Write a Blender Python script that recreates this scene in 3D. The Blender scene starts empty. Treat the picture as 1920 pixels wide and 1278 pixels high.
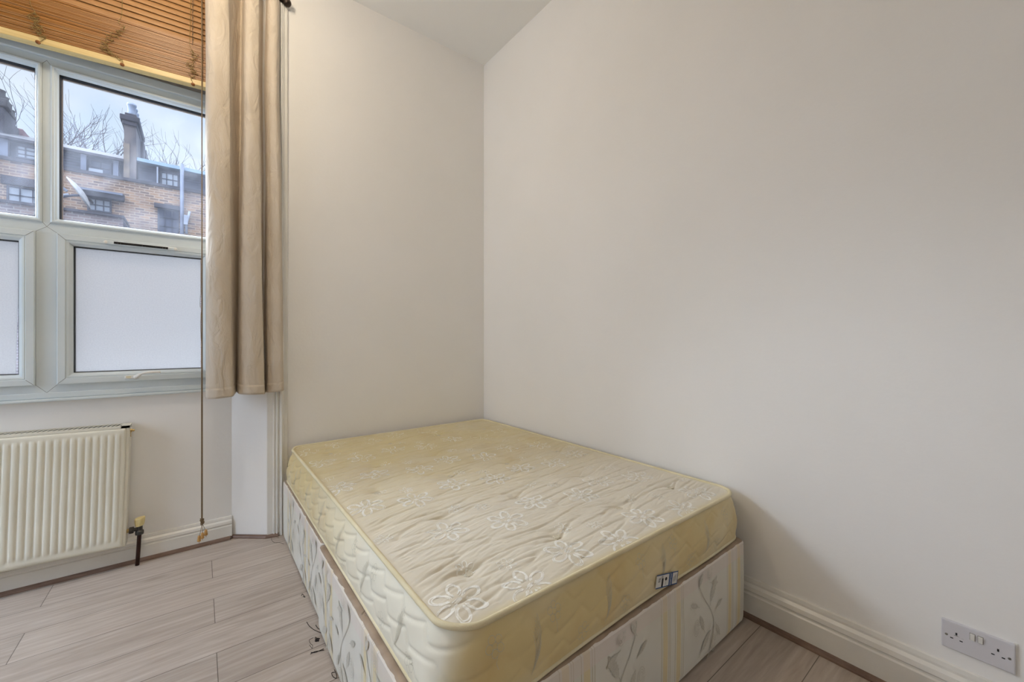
import bpy, bmesh, math, random
from mathutils import Vector, Matrix, noise
random.seed(7)
PI = math.pi
sc = bpy.context.scene
C = sc.collection

# ------------------------------------------------------------------ camera
cam_d = bpy.data.cameras.new('camera')
cam = bpy.data.objects.new('camera', cam_d); C.objects.link(cam)
YAW = math.radians(37.8)
FPX = 755.0
cam.location = (0, 0, 1.17)
cam.rotation_euler = (math.radians(90), 0, -YAW)
cam_d.sensor_width = 36; cam_d.lens = FPX / 1920 * 36
cam_d.shift_y = -4 / 1920
cam_d.clip_start = 0.02; cam_d.clip_end = 300
sc.camera = cam

# ------------------------------------------------------------------ world + lights + exposure
sc.view_settings.view_transform = 'Standard'; sc.view_settings.look = 'None'
sc.view_settings.gamma = 1; sc.view_settings.use_curve_mapping = False
sc.view_settings.exposure = 0.25
w = bpy.data.worlds.new('overcast_sky'); sc.world = w; w.use_nodes = True
nt = w.node_tree; nt.nodes.clear()
def N(t, typ, **kw):
    n = t.nodes.new(typ)
    for k, v in kw.items(): setattr(n, k, v)
    return n
out = N(nt, 'ShaderNodeOutputWorld'); bg = N(nt, 'ShaderNodeBackground')
tc = N(nt, 'ShaderNodeTexCoord'); sep = N(nt, 'ShaderNodeSeparateXYZ')
nt.links.new(tc.outputs['Generated'], sep.inputs[0])
noi = N(nt, 'ShaderNodeTexNoise'); noi.inputs['Scale'].default_value = 3.2; noi.inputs['Detail'].default_value = 5; noi.inputs['Distortion'].default_value = .6
mp = N(nt, 'ShaderNodeMapping'); mp.inputs['Scale'].default_value = (1, 1, 2.6); mp.inputs['Location'].default_value = (.3, .1, .7)
nt.links.new(tc.outputs['Generated'], mp.inputs[0]); nt.links.new(mp.outputs[0], noi.inputs['Vector'])
cr = N(nt, 'ShaderNodeValToRGB'); cr.color_ramp.elements[0].position = .36; cr.color_ramp.elements[1].position = .62
cr.color_ramp.elements[0].color = (.48, .63, .84, 1); cr.color_ramp.elements[1].color = (.72, .78, .85, 1)
nt.links.new(noi.outputs[0], cr.inputs[0])
er = N(nt, 'ShaderNodeMapRange'); er.inputs[1].default_value = .42; er.inputs[2].default_value = .85; er.inputs[3].default_value = 1.0; er.inputs[4].default_value = 9.0
nt.links.new(sep.outputs[2], er.inputs[0])
wr = N(nt, 'ShaderNodeMapRange'); wr.inputs[1].default_value = -.35; wr.inputs[2].default_value = -.85; wr.inputs[3].default_value = 1; wr.inputs[4].default_value = 4.8   # sky boosted to the west, added for light through the side window
nt.links.new(sep.outputs[0], wr.inputs[0]); mu = N(nt, 'ShaderNodeMath', operation='MULTIPLY'); nt.links.new(er.outputs[0], mu.inputs[0]); nt.links.new(wr.outputs[0], mu.inputs[1])
nt.links.new(cr.outputs[0], bg.inputs[0]); nt.links.new(mu.outputs[0], bg.inputs[1]); nt.links.new(bg.outputs[0], out.inputs[0])

# bright veiled sun high over the houses opposite, very soft
sun_d = bpy.data.lights.new('veiled_sun', 'SUN'); sun_d.energy = 7.5; sun_d.angle = math.radians(34); sun_d.color = (.86, .93, 1)
sun = bpy.data.objects.new('veiled_sun', sun_d); C.objects.link(sun)
sun.rotation_euler = Vector((.72, -1.0, -.62)).to_track_quat('-Z', 'Y').to_euler()
# warm ceiling lamp of the room (its bulb; the lamp itself is built below)
LAMP = Vector((-.15, 1.9, 3.17))
pl_d = bpy.data.lights.new('ceiling_bulb', 'POINT'); pl_d.energy = 24; pl_d.color = (1, .85, .66); pl_d.shadow_soft_size = .09
pl = bpy.data.objects.new('ceiling_bulb', pl_d); C.objects.link(pl); pl.location = LAMP
# sky light entering through the window: a light portal in the opening
po_d = bpy.data.lights.new('window_portal', 'AREA'); po_d.shape = 'RECTANGLE'; po_d.size = 1.36; po_d.size_y = 1.6
po_d.cycles.is_portal = True
po = bpy.data.objects.new('window_portal', po_d); C.objects.link(po); po.location = (-.6, 3.12, 1.72); po.rotation_euler = (math.radians(-90), 0, 0)
p2_d = po_d.copy(); p2_d.size = 1.4; p2_d.size_y = 1.55
p2 = bpy.data.objects.new('added_window_portal', p2_d); C.objects.link(p2); p2.location = (-2.45, 2.05, 1.53); p2.rotation_euler = (math.radians(90), 0, math.radians(-90))
sc.cycles.max_bounces = 10; sc.cycles.diffuse_bounces = 7; sc.cycles.transparent_max_bounces = 16

# ------------------------------------------------------------------ materials
def srgb(r, g, b):
    f = lambda c: (c / 255 / 12.92) if c / 255 <= .04045 else ((c / 255 + .055) / 1.055) ** 2.4
    return (f(r), f(g), f(b), 1)
def mat(name, col, rough=.5, metal=0, col2=None, nscale=8, bump=0, bscale=200, spec=.5, sheen=0, stretch=None, contrast=(.35, .65), trans=0):
    m = bpy.data.materials.new(name); m.use_nodes = True; t = m.node_tree
    b = t.nodes['Principled BSDF']
    b.inputs['Base Color'].default_value = srgb(*col); b.inputs['Roughness'].default_value = rough; b.inputs['Metallic'].default_value = metal
    b.inputs['Specular IOR Level'].default_value = spec
    if sheen: b.inputs['Sheen Weight'].default_value = sheen
    co = N(t, 'ShaderNodeTexCoord'); v = co.outputs['Object']
    if stretch:
        mpp = N(t, 'ShaderNodeMapping'); mpp.inputs['Scale'].default_value = stretch; t.links.new(v, mpp.inputs[0]); v = mpp.outputs[0]
    if col2:
        n = N(t, 'ShaderNodeTexNoise'); n.inputs['Scale'].default_value = nscale; n.inputs['Detail'].default_value = 6; t.links.new(v, n.inputs['Vector'])
        r = N(t, 'ShaderNodeValToRGB'); r.color_ramp.elements[0].position, r.color_ramp.elements[1].position = contrast
        r.color_ramp.elements[0].color = srgb(*col); r.color_ramp.elements[1].color = srgb(*col2)
        t.links.new(n.outputs[0], r.inputs[0]); t.links.new(r.outputs[0], b.inputs['Base Color'])
    if bump:
        n2 = N(t, 'ShaderNodeTexNoise'); n2.inputs['Scale'].default_value = bscale; n2.inputs['Detail'].default_value = 4; t.links.new(v, n2.inputs['Vector'])
        bp = N(t, 'ShaderNodeBump'); bp.inputs['Strength'].default_value = bump; bp.inputs['Distance'].default_value = .002
        t.links.new(n2.outputs[0], bp.inputs['Height']); t.links.new(bp.outputs[0], b.inputs['Normal'])
    return m

M = {}
M['wall'] = mat('white_wall_paint', (236, 234, 230), .75, col2=(239, 237, 234), nscale=1.3, bump=.25, bscale=60)
M['ceiling'] = mat('ceiling_paint', (238, 237, 233), .8, bump=.15, bscale=50)
M['gloss'] = mat('white_gloss_paint', (232, 230, 224), .32, col2=(224, 221, 214), nscale=6, bump=.12, bscale=30)
M['upvc'] = mat('white_upvc', (214, 222, 224), .28, col2=(206, 215, 218), nscale=3)
M['upvc_line'] = mat('dark_weld_line', (96, 98, 96), .7, col2=(120, 120, 116), nscale=30)
M['gasket'] = mat('black_gasket', (16, 18, 22), .5, bump=.1)
M['silver'] = mat('spacer_bar', (150, 130, 112), .45, metal=.3, bump=.05)
M['radiator'] = mat('cream_radiator_enamel', (232, 229, 214), .35, col2=(226, 222, 206), nscale=5, bump=.06, bscale=40)
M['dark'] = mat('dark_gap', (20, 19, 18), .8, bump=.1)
M['brass'] = mat('brass', (190, 164, 112), .35, metal=.9, bump=.05)
M['pewter'] = mat('dull_nickel', (92, 92, 90), .38, metal=.85, col2=(70, 68, 66), nscale=60)
M['knob'] = mat('yellowed_plastic', (232, 214, 156), .45, col2=(222, 200, 136), nscale=40)
M['pipe'] = mat('dark_brown_pipe', (62, 30, 18), .38, metal=.4, col2=(44, 20, 12), nscale=40)
M['quad'] = mat('brown_wood_trim', (128, 104, 90), .5, col2=(106, 82, 68), nscale=14, stretch=(1, 1, 8))
M['slat'] = mat('honey_wood_slat', (176, 132, 82), .42, col2=(160, 114, 66), nscale=5, stretch=(1, 12, 40))
M['slat2'] = mat('amber_wood_slat', (170, 116, 50), .42, col2=(146, 94, 34), nscale=5, stretch=(1, 12, 60))
M['rail'] = mat('pale_wood_rail', (226, 200, 142), .4, col2=(216, 188, 126), nscale=5, stretch=(1, 20, 20))
M['cord'] = mat('taupe_cord', (140, 118, 90), .8, col2=(116, 96, 70), nscale=300)
M['ladder'] = mat('olive_ladder_string', (166, 140, 84), .85, col2=(130, 106, 58), nscale=300)
M['tassel'] = mat('turned_wood_tassel', (198, 154, 92), .4, col2=(176, 130, 70), nscale=40)
M['knot'] = mat('brown_plug', (150, 92, 36), .5, col2=(120, 70, 24), nscale=80)
M['piping'] = mat('cream_piping', (228, 218, 186), .75, col2=(216, 204, 166), nscale=9, bump=.4, bscale=500)
M['brocade'] = mat('silver_brocade_thread', (252, 251, 246), .32, spec=.8, sheen=.3, col2=(236, 233, 220), nscale=400)
M['sprig'] = mat('grey_brocade_thread', (186, 182, 164), .4, spec=.6, col2=(204, 200, 182), nscale=300)
M['lining'] = mat('taupe_platform_lining', (168, 148, 128), .7, col2=(150, 130, 110), nscale=16, bump=.4, bscale=60)
M['leafpat'] = mat('grey_satin_leaf', (194, 191, 178), .38, spec=.6, col2=(208, 205, 194), nscale=200)
M['button'] = mat('tuft_button_cloth', (214, 206, 186), .7, col2=(190, 182, 160), nscale=200)
M['socket'] = mat('white_socket_plastic', (212, 210, 214), .3, col2=(208, 206, 210), nscale=10)
M['screw'] = mat('screw_steel', (140, 138, 132), .3, metal=.9, bump=.1)
M['hair'] = mat('dark_fluff', (42, 34, 30), .9, bump=.2)
M['navy'] = mat('blue_label_print', (28, 74, 128), .6, bump=.05)
M['labelwhite'] = mat('white_label_cloth', (224, 222, 216), .6, bump=.05)
M['black'] = mat('black_print', (22, 22, 24), .6, bump=.05)
M['scuff_shade'] = mat('scuff_and_shade_grey', (120, 116, 104), .8, bump=.1)
M['iron'] = mat('dark_bronze', (58, 48, 40), .4, metal=.7, bump=.05)
def shade_mat():
    m = bpy.data.materials.new('thin_paper_shade'); m.use_nodes = True; t = m.node_tree; t.nodes.clear()
    o = N(t, 'ShaderNodeOutputMaterial'); a = N(t, 'ShaderNodeBsdfTranslucent'); a.inputs[0].default_value = (.95, .93, .88, 1); b = N(t, 'ShaderNodeBsdfTransparent'); x = N(t, 'ShaderNodeMixShader')
    x.inputs[0].default_value = .5; t.links.new(a.outputs[0], x.inputs[1]); t.links.new(b.outputs[0], x.inputs[2]); t.links.new(x.outputs[0], o.inputs[0]); return m
M['shade'] = shade_mat()

def curtain_mat():
    m = mat('taupe_cotton', (214, 201, 183), .8, col2=(206, 192, 172), nscale=3, bump=.35, bscale=700, sheen=.15)
    t = m.node_tree; b = t.nodes['Principled BSDF']; o = t.nodes['Material Output']
    tr = N(t, 'ShaderNodeBsdfTranslucent'); tr.inputs[0].default_value = srgb(196, 176, 148)
    mx = N(t, 'ShaderNodeMixShader'); mx.inputs[0].default_value = .09
    t.links.new(b.outputs[0], mx.inputs[1]); t.links.new(tr.outputs[0], mx.inputs[2]); t.links.new(mx.outputs[0], o.inputs[0])
    # soft crumples in the cloth
    co = N(t, 'ShaderNodeTexCoord'); mpp = N(t, 'ShaderNodeMapping'); mpp.inputs['Scale'].default_value = (1, 1, .45)
    n = N(t, 'ShaderNodeTexNoise'); n.inputs['Scale'].default_value = 16; n.inputs['Detail'].default_value = 3; n.inputs['Distortion'].default_value = 1.3
    t.links.new(co.outputs['Object'], mpp.inputs[0]); t.links.new(mpp.outputs[0], n.inputs['Vector'])
    bp = N(t, 'ShaderNodeBump'); bp.inputs['Strength'].default_value = .9; bp.inputs['Distance'].default_value = .014
    t.links.new(n.outputs[0], bp.inputs['Height'])
    old = b.inputs['Normal'].links[0].from_node; t.links.new(old.outputs[0], bp.inputs['Normal']) if False else None
    t.links.new(bp.outputs[0], b.inputs['Normal'])
    return m
M['curtain'] = curtain_mat()

def glass_mat():
    m = bpy.data.materials.new('window_glass'); m.use_nodes = True; t = m.node_tree; t.nodes.clear()
    o = N(t, 'ShaderNodeOutputMaterial'); tr = N(t, 'ShaderNodeBsdfTransparent'); tr.inputs[0].default_value = (.95, .97, 1, 1)
    g = N(t, 'ShaderNodeBsdfGlossy'); g.inputs['Roughness'].default_value = .03
    d = N(t, 'ShaderNodeBsdfTranslucent'); d.inputs[0].default_value = (.85, .88, 1, 1)
    n = N(t, 'ShaderNodeTexNoise'); n.inputs['Scale'].default_value = 5; n.inputs['Detail'].default_value = 8; n.inputs['Distortion'].default_value = 1
    co = N(t, 'ShaderNodeTexCoord'); t.links.new(co.outputs['Object'], n.inputs['Vector'])
    r = N(t, 'ShaderNodeMapRange'); r.inputs[1].default_value = .4; r.inputs[2].default_value = .75; r.inputs[3].default_value = .02; r.inputs[4].default_value = .07
    t.links.new(n.outputs[0], r.inputs[0])
    m1 = N(t, 'ShaderNodeMixShader'); m1.inputs[0].default_value = .012; t.links.new(tr.outputs[0], m1.inputs[1]); t.links.new(g.outputs[0], m1.inputs[2])
    m2 = N(t, 'ShaderNodeMixShader'); t.links.new(r.outputs[0], m2.inputs[0]); t.links.new(m1.outputs[0], m2.inputs[1]); t.links.new(d.outputs[0], m2.inputs[2])
    t.links.new(m2.outputs[0], o.inputs[0]); return m
M['glass'] = glass_mat()
def frost_mat():
    m = bpy.data.materials.new('frosted_film'); m.use_nodes = True; t = m.node_tree; t.nodes.clear()
    o = N(t, 'ShaderNodeOutputMaterial'); d = N(t, 'ShaderNodeBsdfTranslucent'); df = N(t, 'ShaderNodeBsdfDiffuse')
    n = N(t, 'ShaderNodeTexNoise'); n.inputs['Scale'].default_value = 180; n.inputs['Detail'].default_value = 2
    co = N(t, 'ShaderNodeTexCoord'); t.links.new(co.outputs['Object'], n.inputs['Vector'])
    r = N(t, 'ShaderNodeValToRGB'); r.color_ramp.elements[0].color = (.54, .53, .53, 1); r.color_ramp.elements[1].color = (.63, .62, .61, 1)
    r.color_ramp.elements[0].position = .3; r.color_ramp.elements[1].position = .7
    t.links.new(n.outputs[0], r.inputs[0]); t.links.new(r.outputs[0], d.inputs[0]); df.inputs[0].default_value = (.62, .60, .60, 1)
    mx = N(t, 'ShaderNodeMixShader'); mx.inputs[0].default_value = .42; t.links.new(d.outputs[0], mx.inputs[1]); t.links.new(df.outputs[0], mx.inputs[2])
    t.links.new(mx.outputs[0], o.inputs[0]); return m
M['frost'] = frost_mat()

def math_node(t, op, a, b=None, c=None):
    n = N(t, 'ShaderNodeMath', operation=op)
    for i, v in enumerate((a, b, c)):
        if v is None: continue
        if isinstance(v, (int, float)): n.inputs[i].default_value = v
        else: t.links.new(v, n.inputs[i])
    return n.outputs[0]
def mixc(t, f, a, b):
    n = N(t, 'ShaderNodeMix', data_type='RGBA')
    for i, v in ((0, f), (6, a), (7, b)):
        if isinstance(v, (int, float, tuple)): n.inputs[i].default_value = v
        else: t.links.new(v, n.inputs[i])
    return n.outputs[2]

def floor_mat():
    m = bpy.data.materials.new('grey_oak_laminate'); m.use_nodes = True; t = m.node_tree; b = t.nodes['Principled BSDF']
    co = N(t, 'ShaderNodeTexCoord'); s = N(t, 'ShaderNodeSeparateXYZ'); t.links.new(co.outputs['Object'], s.inputs[0])
    PW, PL = .1975, 1.22
    yy = math_node(t, 'DIVIDE', math_node(t, 'SUBTRACT', 2.652, s.outputs[1]), PW)
    row = math_node(t, 'FLOOR', yy); fy = math_node(t, 'FRACT', yy)
    par = math_node(t, 'MODULO', math_node(t, 'ADD', row, 40), 2)      # 0 -> joint at .05, 1 -> joint shifted by half
    xx = math_node(t, 'DIVIDE', math_node(t, 'ADD', math_node(t, 'SUBTRACT', s.outputs[0], .05), math_node(t, 'MULTIPLY', par, .6)), PL)
    colm = math_node(t, 'FLOOR', xx); fx = math_node(t, 'FRACT', xx)
    dy = math_node(t, 'MULTIPLY', math_node(t, 'MINIMUM', fy, math_node(t, 'SUBTRACT', 1, fy)), PW)
    dx = math_node(t, 'MULTIPLY', math_node(t, 'MINIMUM', fx, math_node(t, 'SUBTRACT', 1, fx)), PL)
    seam = math_node(t, 'LESS_THAN', math_node(t, 'MINIMUM', dx, dy), .0013)
    cb = N(t, 'ShaderNodeCombineXYZ'); t.links.new(row, cb.inputs[0]); t.links.new(colm, cb.inputs[1])
    wn = N(t, 'ShaderNodeTexWhiteNoise', noise_dimensions='3D'); t.links.new(cb.outputs[0], wn.inputs[0])
    va = N(t, 'ShaderNodeVectorMath', operation='MULTIPLY_ADD'); va.inputs[1].default_value = (9, 7, 5)
    t.links.new(wn.outputs['Color'], va.inputs[0]); t.links.new(co.outputs['Object'], va.inputs[2])
    mp1 = N(t, 'ShaderNodeMapping'); mp1.inputs['Scale'].default_value = (1.1, 9, 1); t.links.new(va.outputs[0], mp1.inputs[0])
    n1 = N(t, 'ShaderNodeTexNoise'); n1.inputs['Scale'].default_value = 2.2; n1.inputs['Detail'].default_value = 8; n1.inputs['Roughness'].default_value = .62; n1.inputs['Distortion'].default_value = .9
    t.links.new(mp1.outputs[0], n1.inputs['Vector'])
    mp2 = N(t, 'ShaderNodeMapping'); mp2.inputs['Scale'].default_value = (6, 130, 1); t.links.new(va.outputs[0], mp2.inputs[0])
    n2 = N(t, 'ShaderNodeTexNoise'); n2.inputs['Scale'].default_value = 1.5; n2.inputs['Detail'].default_value = 5; t.links.new(mp2.outputs[0], n2.inputs['Vector'])
    wv = N(t, 'ShaderNodeTexWave', wave_type='RINGS'); wv.inputs['Scale'].default_value = 1.6; wv.inputs['Distortion'].default_value = 9; wv.inputs['Detail'].default_value = 3; wv.inputs['Detail Scale'].default_value = 1.4
    mp3 = N(t, 'ShaderNodeMapping'); mp3.inputs['Scale'].default_value = (.9, 7, 1); t.links.new(va.outputs[0], mp3.inputs[0]); t.links.new(mp3.outputs[0], wv.inputs['Vector'])
    r1 = N(t, 'ShaderNodeValToRGB'); e = r1.color_ramp.elements; e[0].position = .3; e[0].color = srgb(168, 154, 142); e[1].position = .7; e[1].color = srgb(208, 198, 188)
    x = e.new(.5); x.color = srgb(192, 180, 168)
    t.links.new(n1.outputs[0], r1.inputs[0])
    c1 = mixc(t, math_node(t, 'MULTIPLY', n2.outputs[0], .5), r1.outputs[0], srgb(150, 134, 121))
    c2 = mixc(t, math_node(t, 'MULTIPLY', wv.outputs['Fac'], .32), c1, srgb(158, 140, 126))
    hs = N(t, 'ShaderNodeHueSaturation'); t.links.new(c2, hs.inputs['Color'])
    t.links.new(math_node(t, 'MULTIPLY_ADD', wn.outputs['Value'], .16, .93), hs.inputs['Value'])
    vo = N(t, 'ShaderNodeTexVoronoi'); vo.inputs['Scale'].default_value = 1.5; mp4 = N(t, 'ShaderNodeMapping'); mp4.inputs['Scale'].default_value = (1.2, 3.2, 1)
    t.links.new(va.outputs[0], mp4.inputs[0]); t.links.new(mp4.outputs[0], vo.inputs['Vector'])
    kn = N(t, 'ShaderNodeMapRange'); kn.inputs[1].default_value = .0; kn.inputs[2].default_value = .13; kn.inputs[3].default_value = .45; kn.inputs[4].default_value = 0; t.links.new(vo.outputs['Distance'], kn.inputs[0])
    c3 = mixc(t, kn.outputs[0], hs.outputs[0], srgb(126, 106, 90))
    c4 = mixc(t, math_node(t, 'MULTIPLY', seam, .8), c3, srgb(70, 58, 50))
    t.links.new(c4, b.inputs['Base Color']); b.inputs['Roughness'].default_value = .42
    bp = N(t, 'ShaderNodeBump'); bp.inputs['Strength'].default_value = .3; bp.inputs['Distance'].default_value = .001
    t.links.new(math_node(t, 'SUBTRACT', n2.outputs[0], math_node(t, 'MULTIPLY', seam, 2)), bp.inputs['Height']); t.links.new(bp.outputs[0], b.inputs['Normal'])
    return m
M['floor'] = floor_mat()

def mattress_mat(name, clean, stain, dirt):
    """quilted ticking, yellowed with age at the head end and on the foot side"""
    m = bpy.data.materials.new(name); m.use_nodes = True; t = m.node_tree; b = t.nodes['Principled BSDF']
    co = N(t, 'ShaderNodeTexCoord'); s = N(t, 'ShaderNodeSeparateXYZ'); t.links.new(co.outputs['Object'], s.inputs[0])
    n = N(t, 'ShaderNodeTexNoise'); n.inputs['Scale'].default_value = 2.6; n.inputs['Detail'].default_value = 6; n.inputs['Distortion'].default_value = .8; t.links.new(co.outputs['Object'], n.inputs['Vector'])
    hd = N(t, 'ShaderNodeMapRange'); hd.inputs[1].default_value = 1.25; hd.inputs[2].default_value = 2.2; t.links.new(s.outputs[1], hd.inputs[0])
    ft = N(t, 'ShaderNodeMapRange'); ft.inputs[1].default_value = .80; ft.inputs[2].default_value = .762; t.links.new(s.outputs[1], ft.inputs[0])
    f = math_node(t, 'MAXIMUM', hd.outputs[0], ft.outputs[0])
    f = math_node(t, 'MULTIPLY', math_node(t, 'ADD', math_node(t, 'MULTIPLY', f, .95), .12), math_node(t, 'MULTIPLY_ADD', n.outputs[0], 1.5, .2))
    f = math_node(t, 'MINIMUM', f, 1)
    c1 = mixc(t, f, srgb(*clean), srgb(*stain))
    n2 = N(t, 'ShaderNodeTexNoise'); n2.inputs['Scale'].default_value = 7; n2.inputs['Detail'].default_value = 8; t.links.new(co.outputs['Object'], n2.inputs['Vector'])
    r = N(t, 'ShaderNodeMapRange'); r.inputs[1].default_value = .55; r.inputs[2].default_value = .8; r.inputs[4].default_value = .35; t.links.new(n2.outputs[0], r.inputs[0])
    c2 = mixc(t, math_node(t, 'MULTIPLY', r.outputs[0], math_node(t, 'ADD', f, .25)), c1, srgb(*dirt))
    t.links.new(c2, b.inputs['Base Color']); b.inputs['Roughness'].default_value = .62; b.inputs['Sheen Weight'].default_value = .2
    wv = N(t, 'ShaderNodeTexNoise'); wv.inputs['Scale'].default_value = 900; t.links.new(co.outputs['Object'], wv.inputs['Vector'])
    bp = N(t, 'ShaderNodeBump'); bp.inputs['Strength'].default_value = .2; bp.inputs['Distance'].default_value = .0006
    t.links.new(wv.outputs[0], bp.inputs['Height']); t.links.new(bp.outputs[0], b.inputs['Normal'])
    return m
M['ticking'] = mattress_mat('mattress_ticking', (218, 211, 196), (212, 198, 152), (186, 160, 104))
M['border'] = mattress_mat('mattress_border_cloth', (230, 227, 212), (216, 196, 142), (200, 160, 84))

def divan_mat(name, base, gold, hem):
    m = bpy.data.materials.new(name); m.use_nodes = True; t = m.node_tree; b = t.nodes['Principled BSDF']
    co = N(t, 'ShaderNodeTexCoord'); s = N(t, 'ShaderNodeSeparateXYZ'); t.links.new(co.outputs['Object'], s.inputs[0])
    c = math_node(t, 'ADD', s.outputs[0], s.outputs[1])                   # runs along both the side and the foot face
    def band(c0, wd, per=.455):
        f = math_node(t, 'MULTIPLY', math_node(t, 'FRACT', math_node(t, 'DIVIDE', math_node(t, 'SUBTRACT', c, c0 - 5 * per), per)), per)
        return math_node(t, 'LESS_THAN', f, wd)
    g = math_node(t, 'MAXIMUM', band(1.905, .026), band(1.985, .026))
    th = band(1.895, .003)
    for q in (1.937, 1.975, 2.018, 1.945, 2.028): th = math_node(t, 'MAXIMUM', th, band(q, .003))
    c1 = mixc(t, math_node(t, 'MULTIPLY', g, .75), srgb(*base), srgb(*gold))
    c2 = mixc(t, math_node(t, 'MULTIPLY', th, .7), c1, srgb(178, 166, 128))
    hm = math_node(t, 'GREATER_THAN', s.outputs[2], .285)  # paler pinkish band along the top edge
    c3 = mixc(t, math_node(t, 'MULTIPLY', hm, .5), c2, srgb(*hem))
    n = N(t, 'ShaderNodeTexNoise'); n.inputs['Scale'].default_value = 3; n.inputs['Detail'].default_value = 6; t.links.new(co.outputs['Object'], n.inputs['Vector'])
    r = N(t, 'ShaderNodeMapRange'); r.inputs[1].default_value = .45; r.inputs[2].default_value = .75; r.inputs[4].default_value = .45; t.links.new(n.outputs[0], r.inputs[0])
    c4 = mixc(t, r.outputs[0], c3, srgb(206, 198, 170))
    t.links.new(c4, b.inputs['Base Color']); b.inputs['Roughness'].default_value = .5; b.inputs['Sheen Weight'].default_value = .2
    nb = N(t, 'ShaderNodeTexNoise'); nb.inputs['Scale'].default_value = 9; mpb = N(t, 'ShaderNodeMapping'); mpb.inputs['Scale'].default_value = (1, 1, .35)
    t.links.new(co.outputs['Object'], mpb.inputs[0]); t.links.new(mpb.outputs[0], nb.inputs['Vector'])
    bp = N(t, 'ShaderNodeBump'); bp.inputs['Strength'].default_value = .35; bp.inputs['Distance'].default_value = .01
    t.links.new(nb.outputs[0], bp.inputs['Height']); t.links.new(bp.outputs[0], b.inputs['Normal'])
    return m
M['divan'] = divan_mat('divan_damask', (222, 220, 210), (222, 204, 150), (226, 212, 206))

def brick_mat(name, c1, c2, mortar, stain):
    m = bpy.data.materials.new(name); m.use_nodes = True; t = m.node_tree; b = t.nodes['Principled BSDF']
    co = N(t, 'ShaderNodeTexCoord'); s = N(t, 'ShaderNodeSeparateXYZ'); t.links.new(co.outputs['Object'], s.inputs[0])
    cb = N(t, 'ShaderNodeCombineXYZ'); t.links.new(math_node(t, 'ADD', s.outputs[0], s.outputs[1]), cb.inputs[0]); t.links.new(s.outputs[2], cb.inputs[1])
    br = N(t, 'ShaderNodeTexBrick'); br.inputs['Scale'].default_value = 1; br.inputs['Brick Width'].default_value = .2; br.inputs['Row Height'].default_value = .068; br.inputs['Mortar Size'].default_value = .011
    br.inputs['Color1'].default_value = srgb(*c1); br.inputs['Color2'].default_value = srgb(*c2); br.inputs['Mortar'].default_value = srgb(*mortar)
    t.links.new(cb.outputs[0], br.inputs['Vector'])
    n = N(t, 'ShaderNodeTexNoise'); n.inputs['Scale'].default_value = 1.8; n.inputs['Detail'].default_value = 8; t.links.new(co.outputs['Object'], n.inputs['Vector'])
    r = N(t, 'ShaderNodeMapRange'); r.inputs[1].default_value = .42; r.inputs[2].default_value = .7; r.inputs[4].default_value = .75; t.links.new(n.outputs[0], r.inputs[0])
    c = mixc(t, r.outputs[0], br.outputs[0], srgb(*stain))
    t.links.new(c, b.inputs['Base Color']); b.inputs['Roughness'].default_value = .9
    return m
_srgb = srgb
def srgb(r, g, b):
    c = _srgb(r, g, b); return (c[0] * .40, c[1] * .40, c[2] * .42, 1)      # outdoor colours scaled down to offset the over-bright sky
M['brick'] = brick_mat('yellow_stock_brick', (222, 168, 118), (126, 98, 84), (226, 192, 158), (158, 132, 118))
M['brick2'] = brick_mat('pink_grey_brick', (186, 158, 144), (136, 116, 114), (202, 186, 176), (160, 144, 144))
M['slate'] = brick_mat('slate_tiles', (104, 104, 116), (84, 86, 100), (70, 70, 80), (118, 118, 130))
M['rooftile'] = mat('weathered_roof_tile', (88, 78, 76), .9, col2=(64, 58, 60), nscale=6, stretch=(1, 1, 6))
M['render_grey'] = mat('sooty_render', (150, 134, 124), .9, col2=(96, 88, 92), nscale=2.5, stretch=(1, 1, .6))
M['render_tan'] = mat('tan_render', (176, 154, 130), .9, col2=(148, 130, 116), nscale=4)
M['sootbrick'] = mat('sooty_brick', (92, 84, 92), .9, col2=(62, 56, 64), nscale=5)
M['lead'] = mat('weathered_lead', (140, 146, 164), .6, col2=(116, 120, 136), nscale=4)
M['membrane'] = mat('pale_roof_membrane', (190, 212, 226), .5, col2=(160, 194, 214), nscale=4, stretch=(1, 1, 10))
M['pot'] = mat('pale_clay_pot', (178, 186, 200), .7, col2=(150, 158, 176), nscale=9)
M['redbrick'] = mat('red_brick_stack', (176, 132, 130), .9, col2=(150, 104, 104), nscale=8)
M['framepaint'] = mat('white_window_paint', (196, 200, 208), .6, col2=(180, 184, 196), nscale=9)
M['darkframe'] = mat('dark_window_frame', (66, 66, 80), .6, col2=(84, 84, 98), nscale=9)
M['blindpane'] = mat('pane_with_white_blind', (214, 218, 222), .25, col2=(198, 204, 210), nscale=1.5)
M['darkpane'] = mat('dark_pane', (86, 88, 104), .15, col2=(120, 122, 136), nscale=2.5)
M['bark'] = mat('winter_bark', (104, 92, 98), .9, col2=(84, 74, 80), nscale=10)
M['dish'] = mat('white_dish_enamel', (232, 228, 222), .5, col2=(206, 200, 192), nscale=12)
M['asphalt'] = mat('street_asphalt', (110, 108, 106), .9, col2=(90, 90, 90), nscale=3)

srgb = _srgb

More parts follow.
